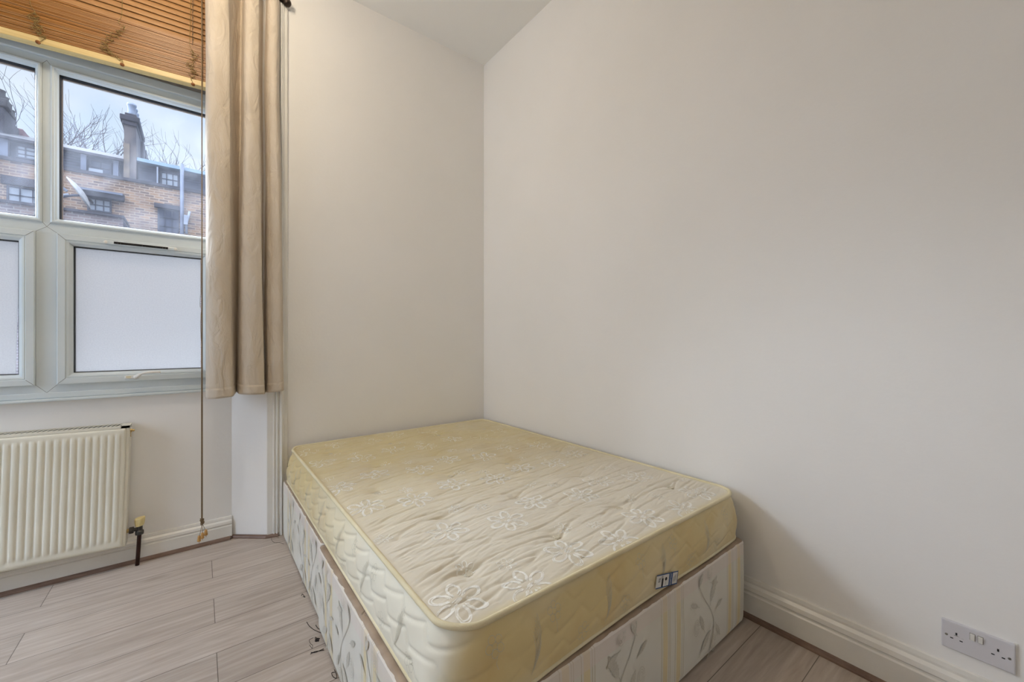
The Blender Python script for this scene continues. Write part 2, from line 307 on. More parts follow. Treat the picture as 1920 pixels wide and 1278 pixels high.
# ------------------------------------------------------------------ helpers
class MB:
    def __init__(s): s.v = []; s.f = []; s.mi = []
    def add(s, vs, fs, mi=0):
        o = len(s.v); s.v += [tuple(p) for p in vs]; s.f += [tuple(i + o for i in f) for f in fs]; s.mi += [mi] * len(fs); return s
    def box(s, x0, x1, y0, y1, z0, z1, mi=0):
        v = [(x, y, z) for x in (x0, x1) for y in (y0, y1) for z in (z0, z1)]
        return s.add(v, [(0, 1, 3, 2), (4, 6, 7, 5), (0, 4, 5, 1), (2, 3, 7, 6), (0, 2, 6, 4), (1, 5, 7, 3)], mi)
    def prism(s, pts, z0, z1, mi=0):          # plan polygon (counter-clockwise), extruded in z
        n = len(pts)
        v = [(x, y, z0) for x, y in pts] + [(x, y, z1) for x, y in pts]
        return s.add(v, [tuple(range(n))[::-1], tuple(range(n, 2 * n))] + [(i, (i + 1) % n, n + (i + 1) % n, n + i) for i in range(n)], mi)
    def tube(s, path, r, n=8, mi=0, closed=False, caps=True):
        P = [Vector(p) for p in path]; m = len(P); rr = r if hasattr(r, '__len__') else [r] * m
        up = None; vs = []
        for i in range(m):
            a = P[(i - 1) % m] if closed or i > 0 else P[i]; b = P[(i + 1) % m] if closed or i < m - 1 else P[i]
            T = (b - a).normalized() if (b - a).length > 1e-9 else Vector((0, 0, 1))
            if up is None:
                up = Vector((0, 0, 1)) if abs(T.z) < .9 else Vector((1, 0, 0))
            U = (up - T * up.dot(T)); U = U.normalized() if U.length > 1e-6 else T.orthogonal().normalized(); W = T.cross(U); up = U
            for k in range(n):
                q = 2 * PI * k / n; vs.append(P[i] + (U * math.cos(q) + W * math.sin(q)) * rr[i])
        fs = []
        for i in range(m if closed else m - 1):
            j = (i + 1) % m
            for k in range(n): fs.append((i * n + k, i * n + (k + 1) % n, j * n + (k + 1) % n, j * n + k))
        if caps and not closed: fs += [tuple(range(n))[::-1], tuple(range((m - 1) * n, m * n))]
        return s.add(vs, fs, mi)
    def lathe(s, prof, origin, axis='z', n=20, mi=0):   # prof [(r, h)]
        o = Vector(origin); vs = []
        for r, h in prof:
            for k in range(n):
                a = 2 * PI * k / n; c, d = r * math.cos(a), r * math.sin(a)
                vs.append(o + {'z': Vector((c, d, h)), 'y': Vector((c, h, -d)), 'x': Vector((h, c, d))}[axis])
        fs = [(i * n + k, i * n + (k + 1) % n, (i + 1) * n + (k + 1) % n, (i + 1) * n + k) for i in range(len(prof) - 1) for k in range(n)]
        fs += [tuple(range(n))[::-1], tuple(range((len(prof) - 1) * n, len(prof) * n))]
        return s.add(vs, fs, mi)
    def ring(s, x0, x1, z0, z1, prof, mi=0):   # mitred rectangular frame in the XZ plane; prof [(inset, y)] closed loop
        n = len(prof); vs = []
        for cx, cz, sx, sz in ((x0, z0, 1, 1), (x1, z0, -1, 1), (x1, z1, -1, -1), (x0, z1, 1, -1)):
            vs += [(cx + sx * i, y, cz + sz * i) for i, y in prof]
        fs = [(a * n + k, ((a + 1) % 4) * n + k, ((a + 1) % 4) * n + (k + 1) % n, a * n + (k + 1) % n) for a in range(4) for k in range(n)]
        return s.add(vs, fs, mi)
    def build(s, name, m, parent=None, smooth=False, bevel=0, loc=None, fixn=True):
        me = bpy.data.meshes.new(name); me.from_pydata(s.v, [], s.f)
        for x in (m if isinstance(m, (list, tuple)) else [m]): me.materials.append(x)
        me.polygons.foreach_set('material_index', s.mi)
        if fixn:
            bm = bmesh.new(); bm.from_mesh(me); bmesh.ops.recalc_face_normals(bm, faces=bm.faces); bm.to_mesh(me); bm.free()
        if smooth: me.polygons.foreach_set('use_smooth', [True] * len(me.polygons))
        me.update(); o = bpy.data.objects.new(name, me); C.objects.link(o)
        if parent: o.parent = parent
        if bevel:
            b = o.modifiers.new('bevel', 'BEVEL'); b.width = bevel; b.segments = 2; b.limit_method = 'ANGLE'; b.angle_limit = math.radians(40)
        return o
def thing(name, label, cat, loc=(0, 0, 0), group=None):
    o = bpy.data.objects.new(name, None); C.objects.link(o); o.location = loc; o.empty_display_size = .1
    o['label'] = label; o['category'] = cat
    if group: o['group'] = group
    return o
def tag(o, label, cat, group=None):
    o['label'] = label; o['category'] = cat
    if group: o['group'] = group
    return o
def struct(o): o['kind'] = 'structure'; return o
def off(parent):   # rebase children built in world coordinates under a located empty
    L = Vector(parent.location)
    for c in parent.children:
        c.matrix_parent_inverse = Matrix.Translation(-L)
def smoothpath(pts, n=8):
    P = [Vector(p) for p in pts]; P = [P[0] * 2 - P[1]] + P + [P[-1] * 2 - P[-2]]; r = []
    for i in range(1, len(P) - 2):
        for k in range(n):
            t = k / n; a, b, c, d = P[i - 1:i + 3]
            r.append(.5 * ((2 * b) + (c - a) * t + (2 * a - 5 * b + 4 * c - d) * t * t + (3 * b - a - 3 * c + d) * t ** 3))
    r.append(P[-2]); return r

# ------------------------------------------------------------------ room shell
W, YH, YW, H = 1.85, 2.764, 2.90, 3.42
XL, YB = -2.3, -1.9
struct(MB().box(XL - .1, W + .1, YB - .1, 3.2, -.1, 0).build('floor', M['floor']))
struct(MB().box(XL - .1, W + .1, YB - .1, 3.2, H, H + .1).build('ceiling', M['ceiling']))
struct(MB().box(W, W + .1, YB - .1, 3.2, 0, H).build('wall_right', M['wall']))
AY0, AY1, AZ0, AZ1 = 1.35, 2.75, .75, 2.3      # unseen second window, added in the left wall for side light
mb = MB(); mb.box(XL - .1, XL, YB - .1, AY0, 0, H); mb.box(XL - .1, XL, AY1, 3.2, 0, H); mb.box(XL - .1, XL, AY0, AY1, 0, AZ0); mb.box(XL - .1, XL, AY0, AY1, AZ1, H)
struct(mb.build('wall_left', M['wall']))
w2 = bpy.data.objects.new('added_side_window', None); C.objects.link(w2); w2['kind'] = 'structure'
mb = MB()
for a, b, c, d in ((AY0, AY0 + .06, AZ0, AZ1), (AY1 - .06, AY1, AZ0, AZ1), (AY0, AY1, AZ0, AZ0 + .06), (AY0, AY1, AZ1 - .06, AZ1), (2.02, 2.08, AZ0, AZ1)): mb.box(XL - .08, XL - .01, a, b, c, d)
mb.build('window_frame', M['upvc'], w2, bevel=.003)
MB().box(XL - .05, XL - .045, AY0 + .03, AY1 - .03, AZ0 + .03, AZ1 - .03).build('glass_pane', M['glass'], w2)
struct(MB().box(XL, W, YB - .1, YB, 0, H).build('wall_front', M['wall']))
struct(MB().prism([(.15, YW), (.312, YH), (W, YH), (W, 3.2), (.15, 3.2)], 0, H).build('wall_back', M['wall']))
WX0, WX1, WZ0, WZ1 = -1.32, .112, .895, 2.56
mb = MB(); mb.box(XL, WX0, YW, 3.2, 0, H); mb.box(WX1, .15, YW, 3.2, 0, H); mb.box(WX0, WX1, YW, 3.2, 0, WZ0); mb.box(WX0, WX1, YW, 3.2, WZ1, H)
struct(mb.build('wall_window', M['wall']))
# skirting boards
SK = [(0, 0), (.024, 0), (.024, .095), (.019, .100), (.019, .106), (.024, .112), (.021, .128), (.012, .138), (.012, .146), (.009, .158), (0, .16)]
def skirt(name, a, b, nrm, h, mtl, prof=SK):
    k = h / .16; vs = []
    for p in (a, b): vs += [(p[0] + nrm[0] * d, p[1] + nrm[1] * d, z * k) for d, z in prof]
    n = len(prof)
    o = MB().add(vs, [tuple(range(n)), tuple(range(n, 2 * n))[::-1]] + [(i, (i + 1) % n, n + (i + 1) % n, n + i) for i in range(n)]).build(name, mtl)
    return struct(o)
skirt('baseboard_right', (W, YB), (W, YH), (-1, 0), .16, M['gloss'])
skirt('baseboard_window', (XL, YW), (.15, YW), (0, -1), .128, M['gloss'])
skirt('baseboard_left', (XL, YB), (XL, YW), (1, 0), .16, M['gloss'])
QT = [(0, 0), (.017, 0), (.0165, .006), (.013, .012), (.007, .0155), (0, .017)]
skirt('trim_1', (W - .024, YB), (W - .024, YH), (-1, 0), .16, M['quad'], QT)
skirt('trim_2', (XL, YW - .024), (.140, YW - .024), (0, -1), .16, M['quad'], QT)
# quadrant running round the splay beside the window
path = [(.138, YW - .024), (.158, YW - .012), (.312, YH - .002), (.372, YH - .016)]
vs = []; n = len(QT)
for i, p in enumerate(path):
    a = Vector(path[max(i - 1, 0)]); b = Vector(path[min(i + 1, 3)]); d = (b - a).normalized(); nr = Vector((d.y, -d.x))
    vs += [(p[0] + nr.x * q, p[1] + nr.y * q, z) for q, z in QT]
struct(MB().add(vs, [(i * n + k, i * n + (k + 1) % n, (i + 1) * n + (k + 1) % n, (i + 1) * n + k) for i in range(3) for k in range(n)] + [tuple(range(3 * n, 4 * n))]).build('trim_3', M['quad']))
# architrave between the splay and the back wall
AP = [(.314, YH + .003), (.314, 2.757), (.343, 2.754), (.345, 2.748), (.351, 2.747), (.353, 2.752), (.357, 2.752), (.359, 2.743), (.366, 2.741), (.369, 2.748), (.376, 2.749),
      (.379, 2.739), (.388, 2.736), (.391, 2.742), (.398, 2.743), (.400, 2.750), (.419, 2.751), (.424, YH + .003)]
struct(MB().prism(AP, 0, H).build('trim_4', M['gloss'], bevel=.0008))
# ------------------------------------------------------------------ window
win = thing('window_1', '', ''); del win['label'], win['category']; win['kind'] = 'structure'
XM = -.579; TZ = 1.705
Y0 = 2.893
LIGHTS = [(-1.222, -.614), (-.544, .066)]   # sash outer edges
UZ0, UZ1 = 1.728, 2.485; LZ0, LZ1 = .95, 1.68
fr = MB()
fr.box(WX0, WX1, Y0, 2.96, WZ0, .95); fr.box(WX0, WX1, Y0, 2.96, UZ1, WZ1)
fr.box(WX0, -1.222, Y0, 2.96, .95, UZ1); fr.box(.066, WX1, Y0, 2.96, .95, UZ1)
fr.box(-.614, -.544, Y0, 2.96, .95, 1.68); fr.box(-.5935, -.5665, Y0, 2.96, 1.68, UZ1)
fr.box(-1.222, -.5935, Y0, 2.96, 1.68, UZ0); fr.box(-.5665, .066, Y0, 2.96, 1.68, UZ0)
# pointed weld lines
def line(mbb, a, b, wd=.0014, y=Y0 - .0004):
    a = Vector((a[0], 0, a[1])); b = Vector((b[0], 0, b[1])); d = (b - a).normalized(); q = Vector((-d.z, 0, d.x)) * wd / 2
    v = [a + q, b + q, b - q, a - q]; v = [Vector((p.x, y, p.z)) for p in v] + [Vector((p.x, y + .001, p.z)) for p in v]
    mbb.add(v, [(0, 1, 2, 3), (4, 7, 6, 5), (0, 4, 5, 1), (1, 5, 6, 2), (2, 6, 7, 3), (3, 7, 4, 0)], 1)
for a, b in (((XM, 1.708), (-.614, 1.681)), ((XM, 1.708), (-.544, 1.681)), ((XM, 1.708), (-.5935, 1.728)), ((XM, 1.708), (-.5665, 1.728)),
             ((XM, .912), (-.614, .95)), ((XM, .912), (-.544, .95)), ((XM, 2.505), (-.5935, 2.485)), ((XM, 2.505), (-.5665, 2.485)),
             ((-.5935, 1.728), (-.5935, 2.485)), ((-.5665, 1.728), (-.5665, 2.485)), ((-.614, .95), (-.614, 1.681)), ((-.544, .95), (-.544, 1.681))):
    line(fr, a, b)
fr.build('window_frame', [M['upvc'], M['upvc_line']], win, bevel=.002)
# head trim: a rounded cover strip above the frame, and the sill lip
hd = MB(); hd.box(WX0, WX1, 2.878, Y0, 2.515, 2.562); hd.build('head_strip', M['upvc'], win, bevel=.006)
sl = MB(); sl.box(WX0 - .02, .14, 2.872, 2.90, .870, .884); sl.box(WX0, WX1 + .02, 2.886, 2.90, .884, .912)
sl.build('window_sill', M['upvc'], win, bevel=.004)
for i, (a, b) in enumerate(LIGHTS):
    ua, ub = (a, -.5935) if i == 0 else (-.5665, b + .02)
    BP = [(0, 2.887), (.006, 2.883), (.012, 2.884), (.014, 2.889), (.020, 2.894), (.025, 2.905), (.025, 2.925), (0, 2.925)]
    MB().ring(ua, ub, UZ0, UZ1, BP).build('glazing_bead', M['upvc'], win)
    MB().ring(ua + .0245, ub - .0245, UZ0 + .0245, UZ1 - .0245, [(0, 2.91), (.004, 2.912), (.004, 2.93), (0, 2.93)]).build('gasket', M['gasket'], win)
    MB().ring(ua + .027, ub - .027, UZ0 + .027, UZ1 - .027, [(0, 2.932), (.0045, 2.932), (.0045, 2.946), (0, 2.946)]).build('spacer_bar', M['silver'], win)
    g = MB(); g.box(ua + .02, ub - .02, 2.926, 2.930, UZ0 + .02, UZ1 - .02); g.build('glass_pane', M['glass'], win)
    # opening sash below
    s = MB(); SPf = [(0, 2.893), (0, 2.877), (.003, 2.874), (.027, 2.874), (.030, 2.878), (.033, 2.876), (.040, 2.878), (.046, 2.886), (.052, 2.892), (.053, 2.915), (0, 2.93)]
    s.ring(a, b, LZ0, LZ1, SPf)
    for cx, cz, sx, sz in ((a, LZ0, 1, 1), (b, LZ0, -1, 1), (b, LZ1, -1, -1), (a, LZ1, 1, -1)):
        line(s, (cx + sx * .003, cz + sz * .003), (cx + sx * .028, cz + sz * .028), y=2.8734)
    so = s.build('sash', [M['upvc'], M['upvc_line']], win)
    MB().ring(a + .0525, b - .0525, LZ0 + .0525, LZ1 - .0525, [(0, 2.90), (.0035, 2.902), (.0035, 2.92), (0, 2.92)]).build('gasket', M['gasket'], win)
    x0, x1, z0, z1 = a + .05, b - .05, LZ0 + .05, LZ1 - .05
    MB().box(x0, x1, 2.918, 2.922, z0, z1).build('glass_pane', M['glass'], win)
    # frosted film stuck to the pane; on the left light it has shrunk away from the lower corner
    f = MB()
    if i == 0: pts = [(x0, z0), (x1 - .017, z0), (x1 - .012, z0 + .28), (x1 - .005, z0 + .45), (x1 - .004, z1), (x0, z1)]
    else: pts = [(x0 + .004, z0 + .003), (x1 - .012, z0 + .003), (x1 - .012, z1 - .004), (x0 + .004, z1 - .004)]
    nn = len(pts); f.add([(x, 2.9165, z) for x, z in pts] + [(x, 2.9178, z) for x, z in pts], [tuple(range(nn)), tuple(range(nn, 2 * nn))[::-1]] + [(k, (k + 1) % nn, nn + (k + 1) % nn, nn + k) for k in range(nn)])
    f.build('frosted_film', M['frost'], win)['label'] = 'frosted film on the lower pane'
# trickle vent
tv = MB(); tv.box(-.375, -.105, 2.862, 2.876, 1.650, 1.668)
tvo = tv.build('trickle_vent', M['upvc'], win, bevel=.004)
t2 = MB(); t2.box(-.345, -.135, 2.8605, 2.8625, 1.654, 1.665, 0)
for x in (-.332, -.322, -.24, -.158, -.148): t2.box(x, x + .003, 2.858, 2.8625, 1.654, 1.665, 1)
t2.box(-.318, -.162, 2.859, 2.8625, 1.6585, 1.6595, 1)
q = t2.build('vent_slot', [M['dark'], M['pewter']], tvo); q['label'] = 'dark slot of the trickle vent'
for x in (-.375, -.105):
    e = MB(); e.lathe([(.0002, 2.862), (.006, 2.861), (.009, 2.864), (.009, 2.875)], (x, 0, 1.659), 'y', 14); e.build('end_cap', M['gloss'], tvo, smooth=True)
# handle on the lower sash
hx, hz = -.262, .972
hb = MB(); hb.box(hx - .045, hx + .012, 2.866, 2.875, hz - .009, hz + .009)
hbo = hb.build('handle', M['gloss'], win, bevel=.0075)
arm = smoothpath([(hx, 2.858, hz), (hx + .012, 2.845, hz + .010), (hx + .035, 2.838, hz + .020), (hx + .065, 2.838, hz + .023), (hx + .098, 2.84, hz + .021)], 6)
hm = MB(); hm.tube(arm, [.0085] * 8 + [.0062] * (len(arm) - 8), 10); hm.lathe([(.009, 2.850), (.0105, 2.853), (.0105, 2.868)], (hx, 0, hz), 'y', 16)
hm.build('lever', M['gloss'], hbo, smooth=True)
k = MB(); k.lathe([(.0045, 2.8492), (.0045, 2.852)], (hx + .002, 0, hz), 'y', 12, 0); k.box(hx - .038, hx - .020, 2.865, 2.8664, hz - .005, hz + .005, 1)
k.build('key_barrel', [M['dark'], M['piping']], hbo)

# ------------------------------------------------------------------ blind
BY = 2.815
def bz(x): return 2.556 + .0486 * (x - .02)
BX0, BX1 = -1.36, .125
bl = thing('venetian_blind', 'honey-coloured wooden slatted blind bunched above the window', 'blind', (-.6, BY, 2.5))
mb = MB()
def slanted(mbb, x0, x1, y0, y1, dz0, dz1, mi=0, sag=0, n=1):
    for i in range(n):
        xa = x0 + (x1 - x0) * i / n; xb = x0 + (x1 - x0) * (i + 1) / n
        za, zb = bz(xa), bz(xb)
        v = [(xa, y0, za + dz0), (xa, y0, za + dz1), (xa, y1, za + dz0), (xa, y1, za + dz1), (xb, y0, zb + dz0), (xb, y0, zb + dz1), (xb, y1, zb + dz0), (xb, y1, zb + dz1)]
        mbb.add(v, [(0, 1, 3, 2), (4, 6, 7, 5), (0, 4, 5, 1), (2, 3, 7, 6), (0, 2, 6, 4), (1, 5, 7, 3)], mi)
slanted(mb, BX0, BX1, BY - .024, BY + .02, 0, .030)
mb.build('bottom_rail', M['rail'], bl, bevel=.003)
mb = MB(); z = .031
random.seed(3)
for i in range(48):
    j = random.uniform(-.0016, .0016); j2 = random.uniform(-.0012, .0012)
    slanted(mb, BX0 + .005 + j, BX1 - .005, BY - .0225 + j, BY + .0205 + j2, z, z + .0029, random.choice((0, 0, 1)))
    z += .0040 if random.random() > .12 else .0052
mb.build('slat_stack', [M['slat2'], M['slat']], bl)
ztop = z + .012
mb = MB()
# the slats still hanging open above the stack
for i in range(22):
    zc = ztop + .014 + i * .0300; tl = math.radians(74)
    prof = []
    for q in (-1, -.5, 0, .5, 1):
        y = .0225 * q; zz = .0022 * (1 - q * q)
        prof.append((y * math.cos(tl) - zz * math.sin(tl), y * math.sin(tl) + zz * math.cos(tl)))
    vs = []
    for x in (BX0, BX1):
        for th in (0, .0028):
            vs += [(x, BY + py - th * math.sin(tl), bz(x) + zc + pz + th * math.cos(tl)) for py, pz in prof]
    fs = []
    for k in range(4):
        fs += [(k, k + 1, 11 + k, 10 + k), (5 + k, 15 + k, 16 + k, 6 + k), (k, 5 + k, 6 + k, k + 1), (10 + k, 11 + k, 16 + k, 15 + k)]
    fs += [(0, 10, 15, 5), (4, 9, 19, 14)]
    mb.add(vs, fs)
o = mb.build('slats', M['slat'], bl)
o['label'] = 'slats hanging open above the bunched stack'
MB().box(BX0, BX1, BY - .03, BY + .03, 3.30, 3.35).build('head_rail', M['rail'], bl, bevel=.003)
# ladder strings bunched in loops in front of the stack
def at(px, py, Y):   # point of the photograph on the vertical plane at depth Y
    t = (px - 960) / FPX; d = (math.sin(YAW) + t * math.cos(YAW), math.cos(YAW) - t * math.sin(YAW)); s = Y / d[1]
    return Vector((d[0] * s, Y, 1.17 - (py - 635) / FPX * s))
def tangle(ctrl, amp, loops, seed, y):
    random.seed(seed); base = smoothpath([at(a, b, y) for a, b in ctrl], 40); m = len(base); r = []
    ph = random.uniform(0, 6)
    for i, p in enumerate(base):
        t = i / (m - 1); a = 2 * PI * loops * t + ph; A = amp * (.65 + .35 * math.sin(t * 17 + seed)) * min(1, t * 8, (1 - t) * 8)
        r.append(Vector((p.x + A * math.cos(a), p.y + .004 * math.sin(a * 1.3), p.z + A * .42 * math.sin(a) + .003 * math.sin(a * 2.7))))
    return r
FY = BY - .030
for ctrl, amp, loops, seed, top, plug in (
        ([(66, 22), (64, 34), (70, 48), (72, 60), (84, 72)], .021, 11, 4, [(52, -60), (56, -10), (57, 8), (66, 22)], (71, 79)),
        ([(234, 50), (222, 62), (204, 74), (196, 88), (208, 100), (230, 114)], .020, 12, 9, [(229, -60), (229, 10), (228, 30), (222, 42), (234, 50)], (229, 121)),
        ([(360, 94), (366, 108), (356, 122), (364, 134), (358, 148)], .020, 9, 6, [(357, -60), (357, 20), (356, 60), (356, 84), (360, 94)], (362, 158))):
    mb = MB()
    mb.tube([p for p in smoothpath([at(a, b, FY + .004) for a, b in top], 6)], .0011, 6)
    mb.tube(tangle(ctrl, amp, loops, seed, FY), .0011, 5)
    mb.tube(tangle(ctrl[::-1], amp * .8, loops * .5, seed + 3, FY + .002), .0010, 5)
    e = at(*ctrl[-1], FY); pg = at(*plug, BY - .026)
    mb.tube(smoothpath([e, (e + pg) / 2 + Vector((.002, 0, 0)), pg], 5), .001, 5)
    mb.build('ladder_string', M['ladder'], bl, smooth=True)
    mb = MB(); mb.lathe([(.0075, BY - .0285), (.0085, BY - .027), (.0085, BY - .0225)], (pg.x, 0, pg.z), 'y', 16); mb.tube([pg + Vector((-.004, -.003, .002)), pg + Vector((0, -.005, -.003)), pg + Vector((.004, -.003, .002))], .0014, 6)
    mb.build('rail_plug', M['knot'], bl, smooth=True)
# second pair of lift strings seen between the open slats
mb = MB(); mb.tube([at(362, -60, FY + .003), at(361, 40, FY + .003), at(361, 84, FY + .003)], .0012, 6)
for k in range(9):
    p = at(361, -10 + k * 10.5, FY); mb.tube([p + Vector((-.001, 0, -.006)), p + Vector((.003, -.003, 0)), p + Vector((0, 0, .007))], .0016, 6)
mb.build('lift_cord', M['cord'], bl, smooth=True)
# long pull cords down to the tassels
CY = 2.775
mb = MB()
for dx, dy in ((-.0018, 0), (.0018, .001), (0, -.003)):
    P = [Vector((.008 + dx, CY + dy, 3.3))]
    for y in (60, 200, 400, 600, 800, 950, 976): p = at(378.6, y, CY); P.append(Vector((p.x + dx * (1 + .4 * math.sin(y)), CY + dy, p.z)))
    mb.tube(smoothpath(P, 5), .0016, 7)
mb.build('pull_cord', M['cord'], bl, smooth=True)
mb = MB(); random.seed(12); c = at(379, 977, CY); P = []
for k in range(26):
    a = k * 1.9; P.append(c + Vector((.011 * math.cos(a) * random.uniform(.5, 1), .006 * math.sin(a * 1.4), .016 * math.sin(a * .8) + random.uniform(-.003, .003))))
mb.tube(smoothpath(P, 5), .0019, 6); mb.build('cord_knot', M['cord'], bl, smooth=True); mb = MB()
# loose kinked strings beside the pull cords
mb.tube(smoothpath([at(376.5, 484, CY), at(376.6, 540, CY), at(375.2, 572, CY), at(378.5, 580, CY), at(377, 588, CY), at(376.2, 610, CY), at(378, 648, CY), at(380, 652, CY)], 6), .0011, 6)
mb.build('loose_string', M['cord'], bl, smooth=True)
for px, py in ((373.2, 1009), (379.3, 1003.5), (386, 997.5)):
    p = at(px, py, CY)
    mb = MB(); mb.tube(smoothpath([at(379, 980, CY), (at(379, 980, CY) + p) / 2 + Vector((.001, 0, 0)), p + Vector((0, 0, .010))], 6), .0011, 6); mb.build('tassel_string', M['cord'], bl, smooth=True)
    mb = MB(); mb.lathe([(.0032, .0155), (.0052, .0145), (.0062, .010), (.0078, -.004), (.0088, -.0125), (.0080, -.0155), (.002, -.0158)], p, 'z', 18); mb.tube([p + Vector((0, 0, -.014)), p + Vector((.001, 0, -.026))], .0012, 6)
    mb.build('tassel', M['tassel'], bl, smooth=True)
off(bl)

# ------------------------------------------------------------------ curtain and pole
def curtain():
    top = [(.030, 2.775), (.026, 2.745), (.036, 2.705), (.062, 2.682), (.098, 2.680), (.124, 2.690), (.131, 2.706), (.146, 2.740), (.165, 2.780), (.184, 2.812), (.194, 2.806), (.197, 2.760), (.201, 2.712), (.218, 2.690), (.242, 2.684), (.262, 2.688),
           (.269, 2.702), (.277, 2.738), (.288, 2.776), (.300, 2.784), (.308, 2.762), (.314, 2.724), (.332, 2.702), (.355, 2.700), (.372, 2.722)]
    bot = [(.034, 2.775), (.028, 2.745), (.038, 2.698), (.068, 2.670), (.108, 2.666), (.136, 2.678), (.144, 2.700), (.150, 2.735), (.158, 2.775), (.165, 2.805), (.170, 2.800), (.173, 2.755), (.178, 2.702), (.202, 2.676), (.240, 2.668), (.280, 2.676),
           (.290, 2.694), (.293, 2.730), (.298, 2.762), (.304, 2.772), (.309, 2.752), (.316, 2.718), (.345, 2.698), (.385, 2.694), (.397, 2.722)]
    a = smoothpath([(x, y, 0) for x, y in top], 10); b = smoothpath([(x, y, 0) for x, y in bot], 10)
    NZ = 170; zt, zb = 3.165, .862; n = len(a); vs = []
    for j in range(NZ + 1):
        t = j / NZ; z = zt + (zb - zt) * t; k = t ** 1.6
        for i in range(n):
            p = a[i] * (1 - k) + b[i] * k; u = i / n
            w1 = noise.noise(Vector((u * 9, z * 1.2, 3.1))) * .010 + noise.noise(Vector((u * 22 + z * 2.5, z * 5, 8.2))) * .0045 * (.4 + t)
            w2 = noise.noise(Vector((u * 5, z * 1.7, 13.1))) * .010
            zz = z - (.007 * math.sin(u * 9 + 1.2) if t > .97 else 0) - (.008 * (1 - u) * t)
            vs.append((p.x + w2 * .6, p.y + w1, zz))
    fs = [(j * n + i, j * n + i + 1, (j + 1) * n + i + 1, (j + 1) * n + i) for j in range(NZ) for i in range(n - 1)]
    o = MB().add(vs, fs).build('curtain', M['curtain'], smooth=True)
    sm = o.modifiers.new('thickness', 'SOLIDIFY'); sm.thickness = .0025; sm.offset = 0
    # hem: a second strip of cloth round the foot of the curtain
    hv = []; j0 = NZ - 4
    for j in range(j0, NZ + 1):
        for i in range(n):
            x, y, z = vs[j * n + i]; xa, ya, _ = vs[j * n + max(i - 1, 0)]; xb, yb, _ = vs[j * n + min(i + 1, n - 1)]
            d = Vector((xb - xa, yb - ya)).normalized(); hv.append((x + d.y * .0022, y - d.x * .0022, z + (.0006 if j == NZ else 0)))
    hf = [(j * n + i, j * n + i + 1, (j + 1) * n + i + 1, (j + 1) * n + i) for j in range(NZ - j0) for i in range(n - 1)]
    h = MB().add(hv, hf).build('hem', M['curtain'], o, smooth=True); s2 = h.modifiers.new('thickness', 'SOLIDIFY'); s2.thickness = .0012
    tag(o, 'beige cotton curtain hanging in deep folds at the right of the window', 'curtain')
curtain()
cp = thing('curtain_pole', 'dark curtain pole whose end knob shows above the curtain', 'curtain pole', (-.55, 2.73, 3.18))
MB().tube([(-1.6, 2.73, 3.182), (.40, 2.73, 3.182)], .011, 16).build('pole', M['iron'], cp, smooth=True)
mb = MB(); mb.lathe([(.006, -.018), (.013, -.014), (.020, -.004), (.0235, .006), (.020, .018), (.012, .025), (.004, .028)], (.408, 2.73, 3.182), 'x', 20); mb.build('finial', M['iron'], cp, smooth=True)
for x in (-1.5, .30): MB().box(x - .006, x + .006, 2.73, 2.90 if x < 0 else 2.775, 3.17, 3.186).build('bracket', M['iron'], cp)
off(cp)

# ------------------------------------------------------------------ radiator
rad = thing('radiator', 'cream panel radiator with vertical flutes below the window', 'radiator', (-.29, 2.80, .73))
RW = 1.05    # local frame: x <= 0 to the left, z <= 0 downwards, y into the wall
def radpt(x, y, z): return (x, y, z)
nx, nz = 420, 60; vs = []
PH = .605
for j in range(nz + 1):
    z = -.012 - (PH - .012) * j / nz
    for i in range(nx + 1):
        x = -RW + (RW - .004) * i / nx
        u = ((-x - .018) / .0256) % 1.0
        inside = min(1, max(0, (-z - .040) / .012), 1); inside = min(inside, max(0, (PH - .035 + z) / .012)); inside = max(0, min(1, inside))
        if -x < .018 or -x > RW - .02: inside = 0
        prof = math.exp(-((u - .5) / .31) ** 6)
        e = min(-x - .004, RW + x, -z - .012, PH + z); rim = 0 if e > .007 else .006 * (1 - e / .007) ** 2
        vs.append((x, -.0048 * prof * inside + rim, z))
fs = [(j * (nx + 1) + i, j * (nx + 1) + i + 1, (j + 1) * (nx + 1) + i + 1, (j + 1) * (nx + 1) + i) for j in range(nz) for i in range(nx)]
p = MB().add(vs, fs).build('front_panel', M['radiator'], rad, smooth=True); sm = p.modifiers.new('t', 'SOLIDIFY'); sm.thickness = .004; sm.offset = -1
MB().box(-RW + .01, -.014, .012, .080, -PH + .01, -.012).build('convector', M['radiator'], rad)
sp = MB(); sp.box(-.0045, .010, .004, .091, -PH - .002, 0); sp.build('side_panel', M['radiator'], rad, bevel=.0035)
tg = MB(); tg.box(-RW, .010, .001, .010, -.010, .0015); tg.box(-RW, .010, .083, .091, -.010, .0015); tg.box(-.022, .010, .001, .091, -.010, .0015)
x = -.032
while x > -RW:
    v = [(x, .009, -.001), (x - .0055, .009, -.001), (x - .0055 + .016, .084, -.001), (x + .016, .084, -.001)]; v += [(a, b, .001) for a, b, _ in v]
    tg.add(v, [(0, 1, 2, 3), (7, 6, 5, 4), (0, 4, 5, 1), (1, 5, 6, 2), (2, 6, 7, 3), (3, 7, 4, 0)]); x -= .0165
tg.build('top_grille', M['radiator'], rad)
MB().box(-RW + .01, -.02, .009, .084, -.0050, -.0038).build('grille_shade_sheet', M['dark'], rad)  # dark sheet standing in for the shade below the grille bars
MB().box(-RW, -.002, .082, .0905, -PH, -.014).build('back_panel', M['radiator'], rad)
mb = MB(); mb.lathe([(.009, .010), (.009, .016), (.0055, .017), (.0055, .025), (.003, .026)], (0, .035, -.030), 'x', 12); mb.box(.011, .013, .033, .037, -.062, -.036); mb.build('bleed_valve', M['brass'], rad)
vv = MB(); vy = .035; vzz = -PH + .062
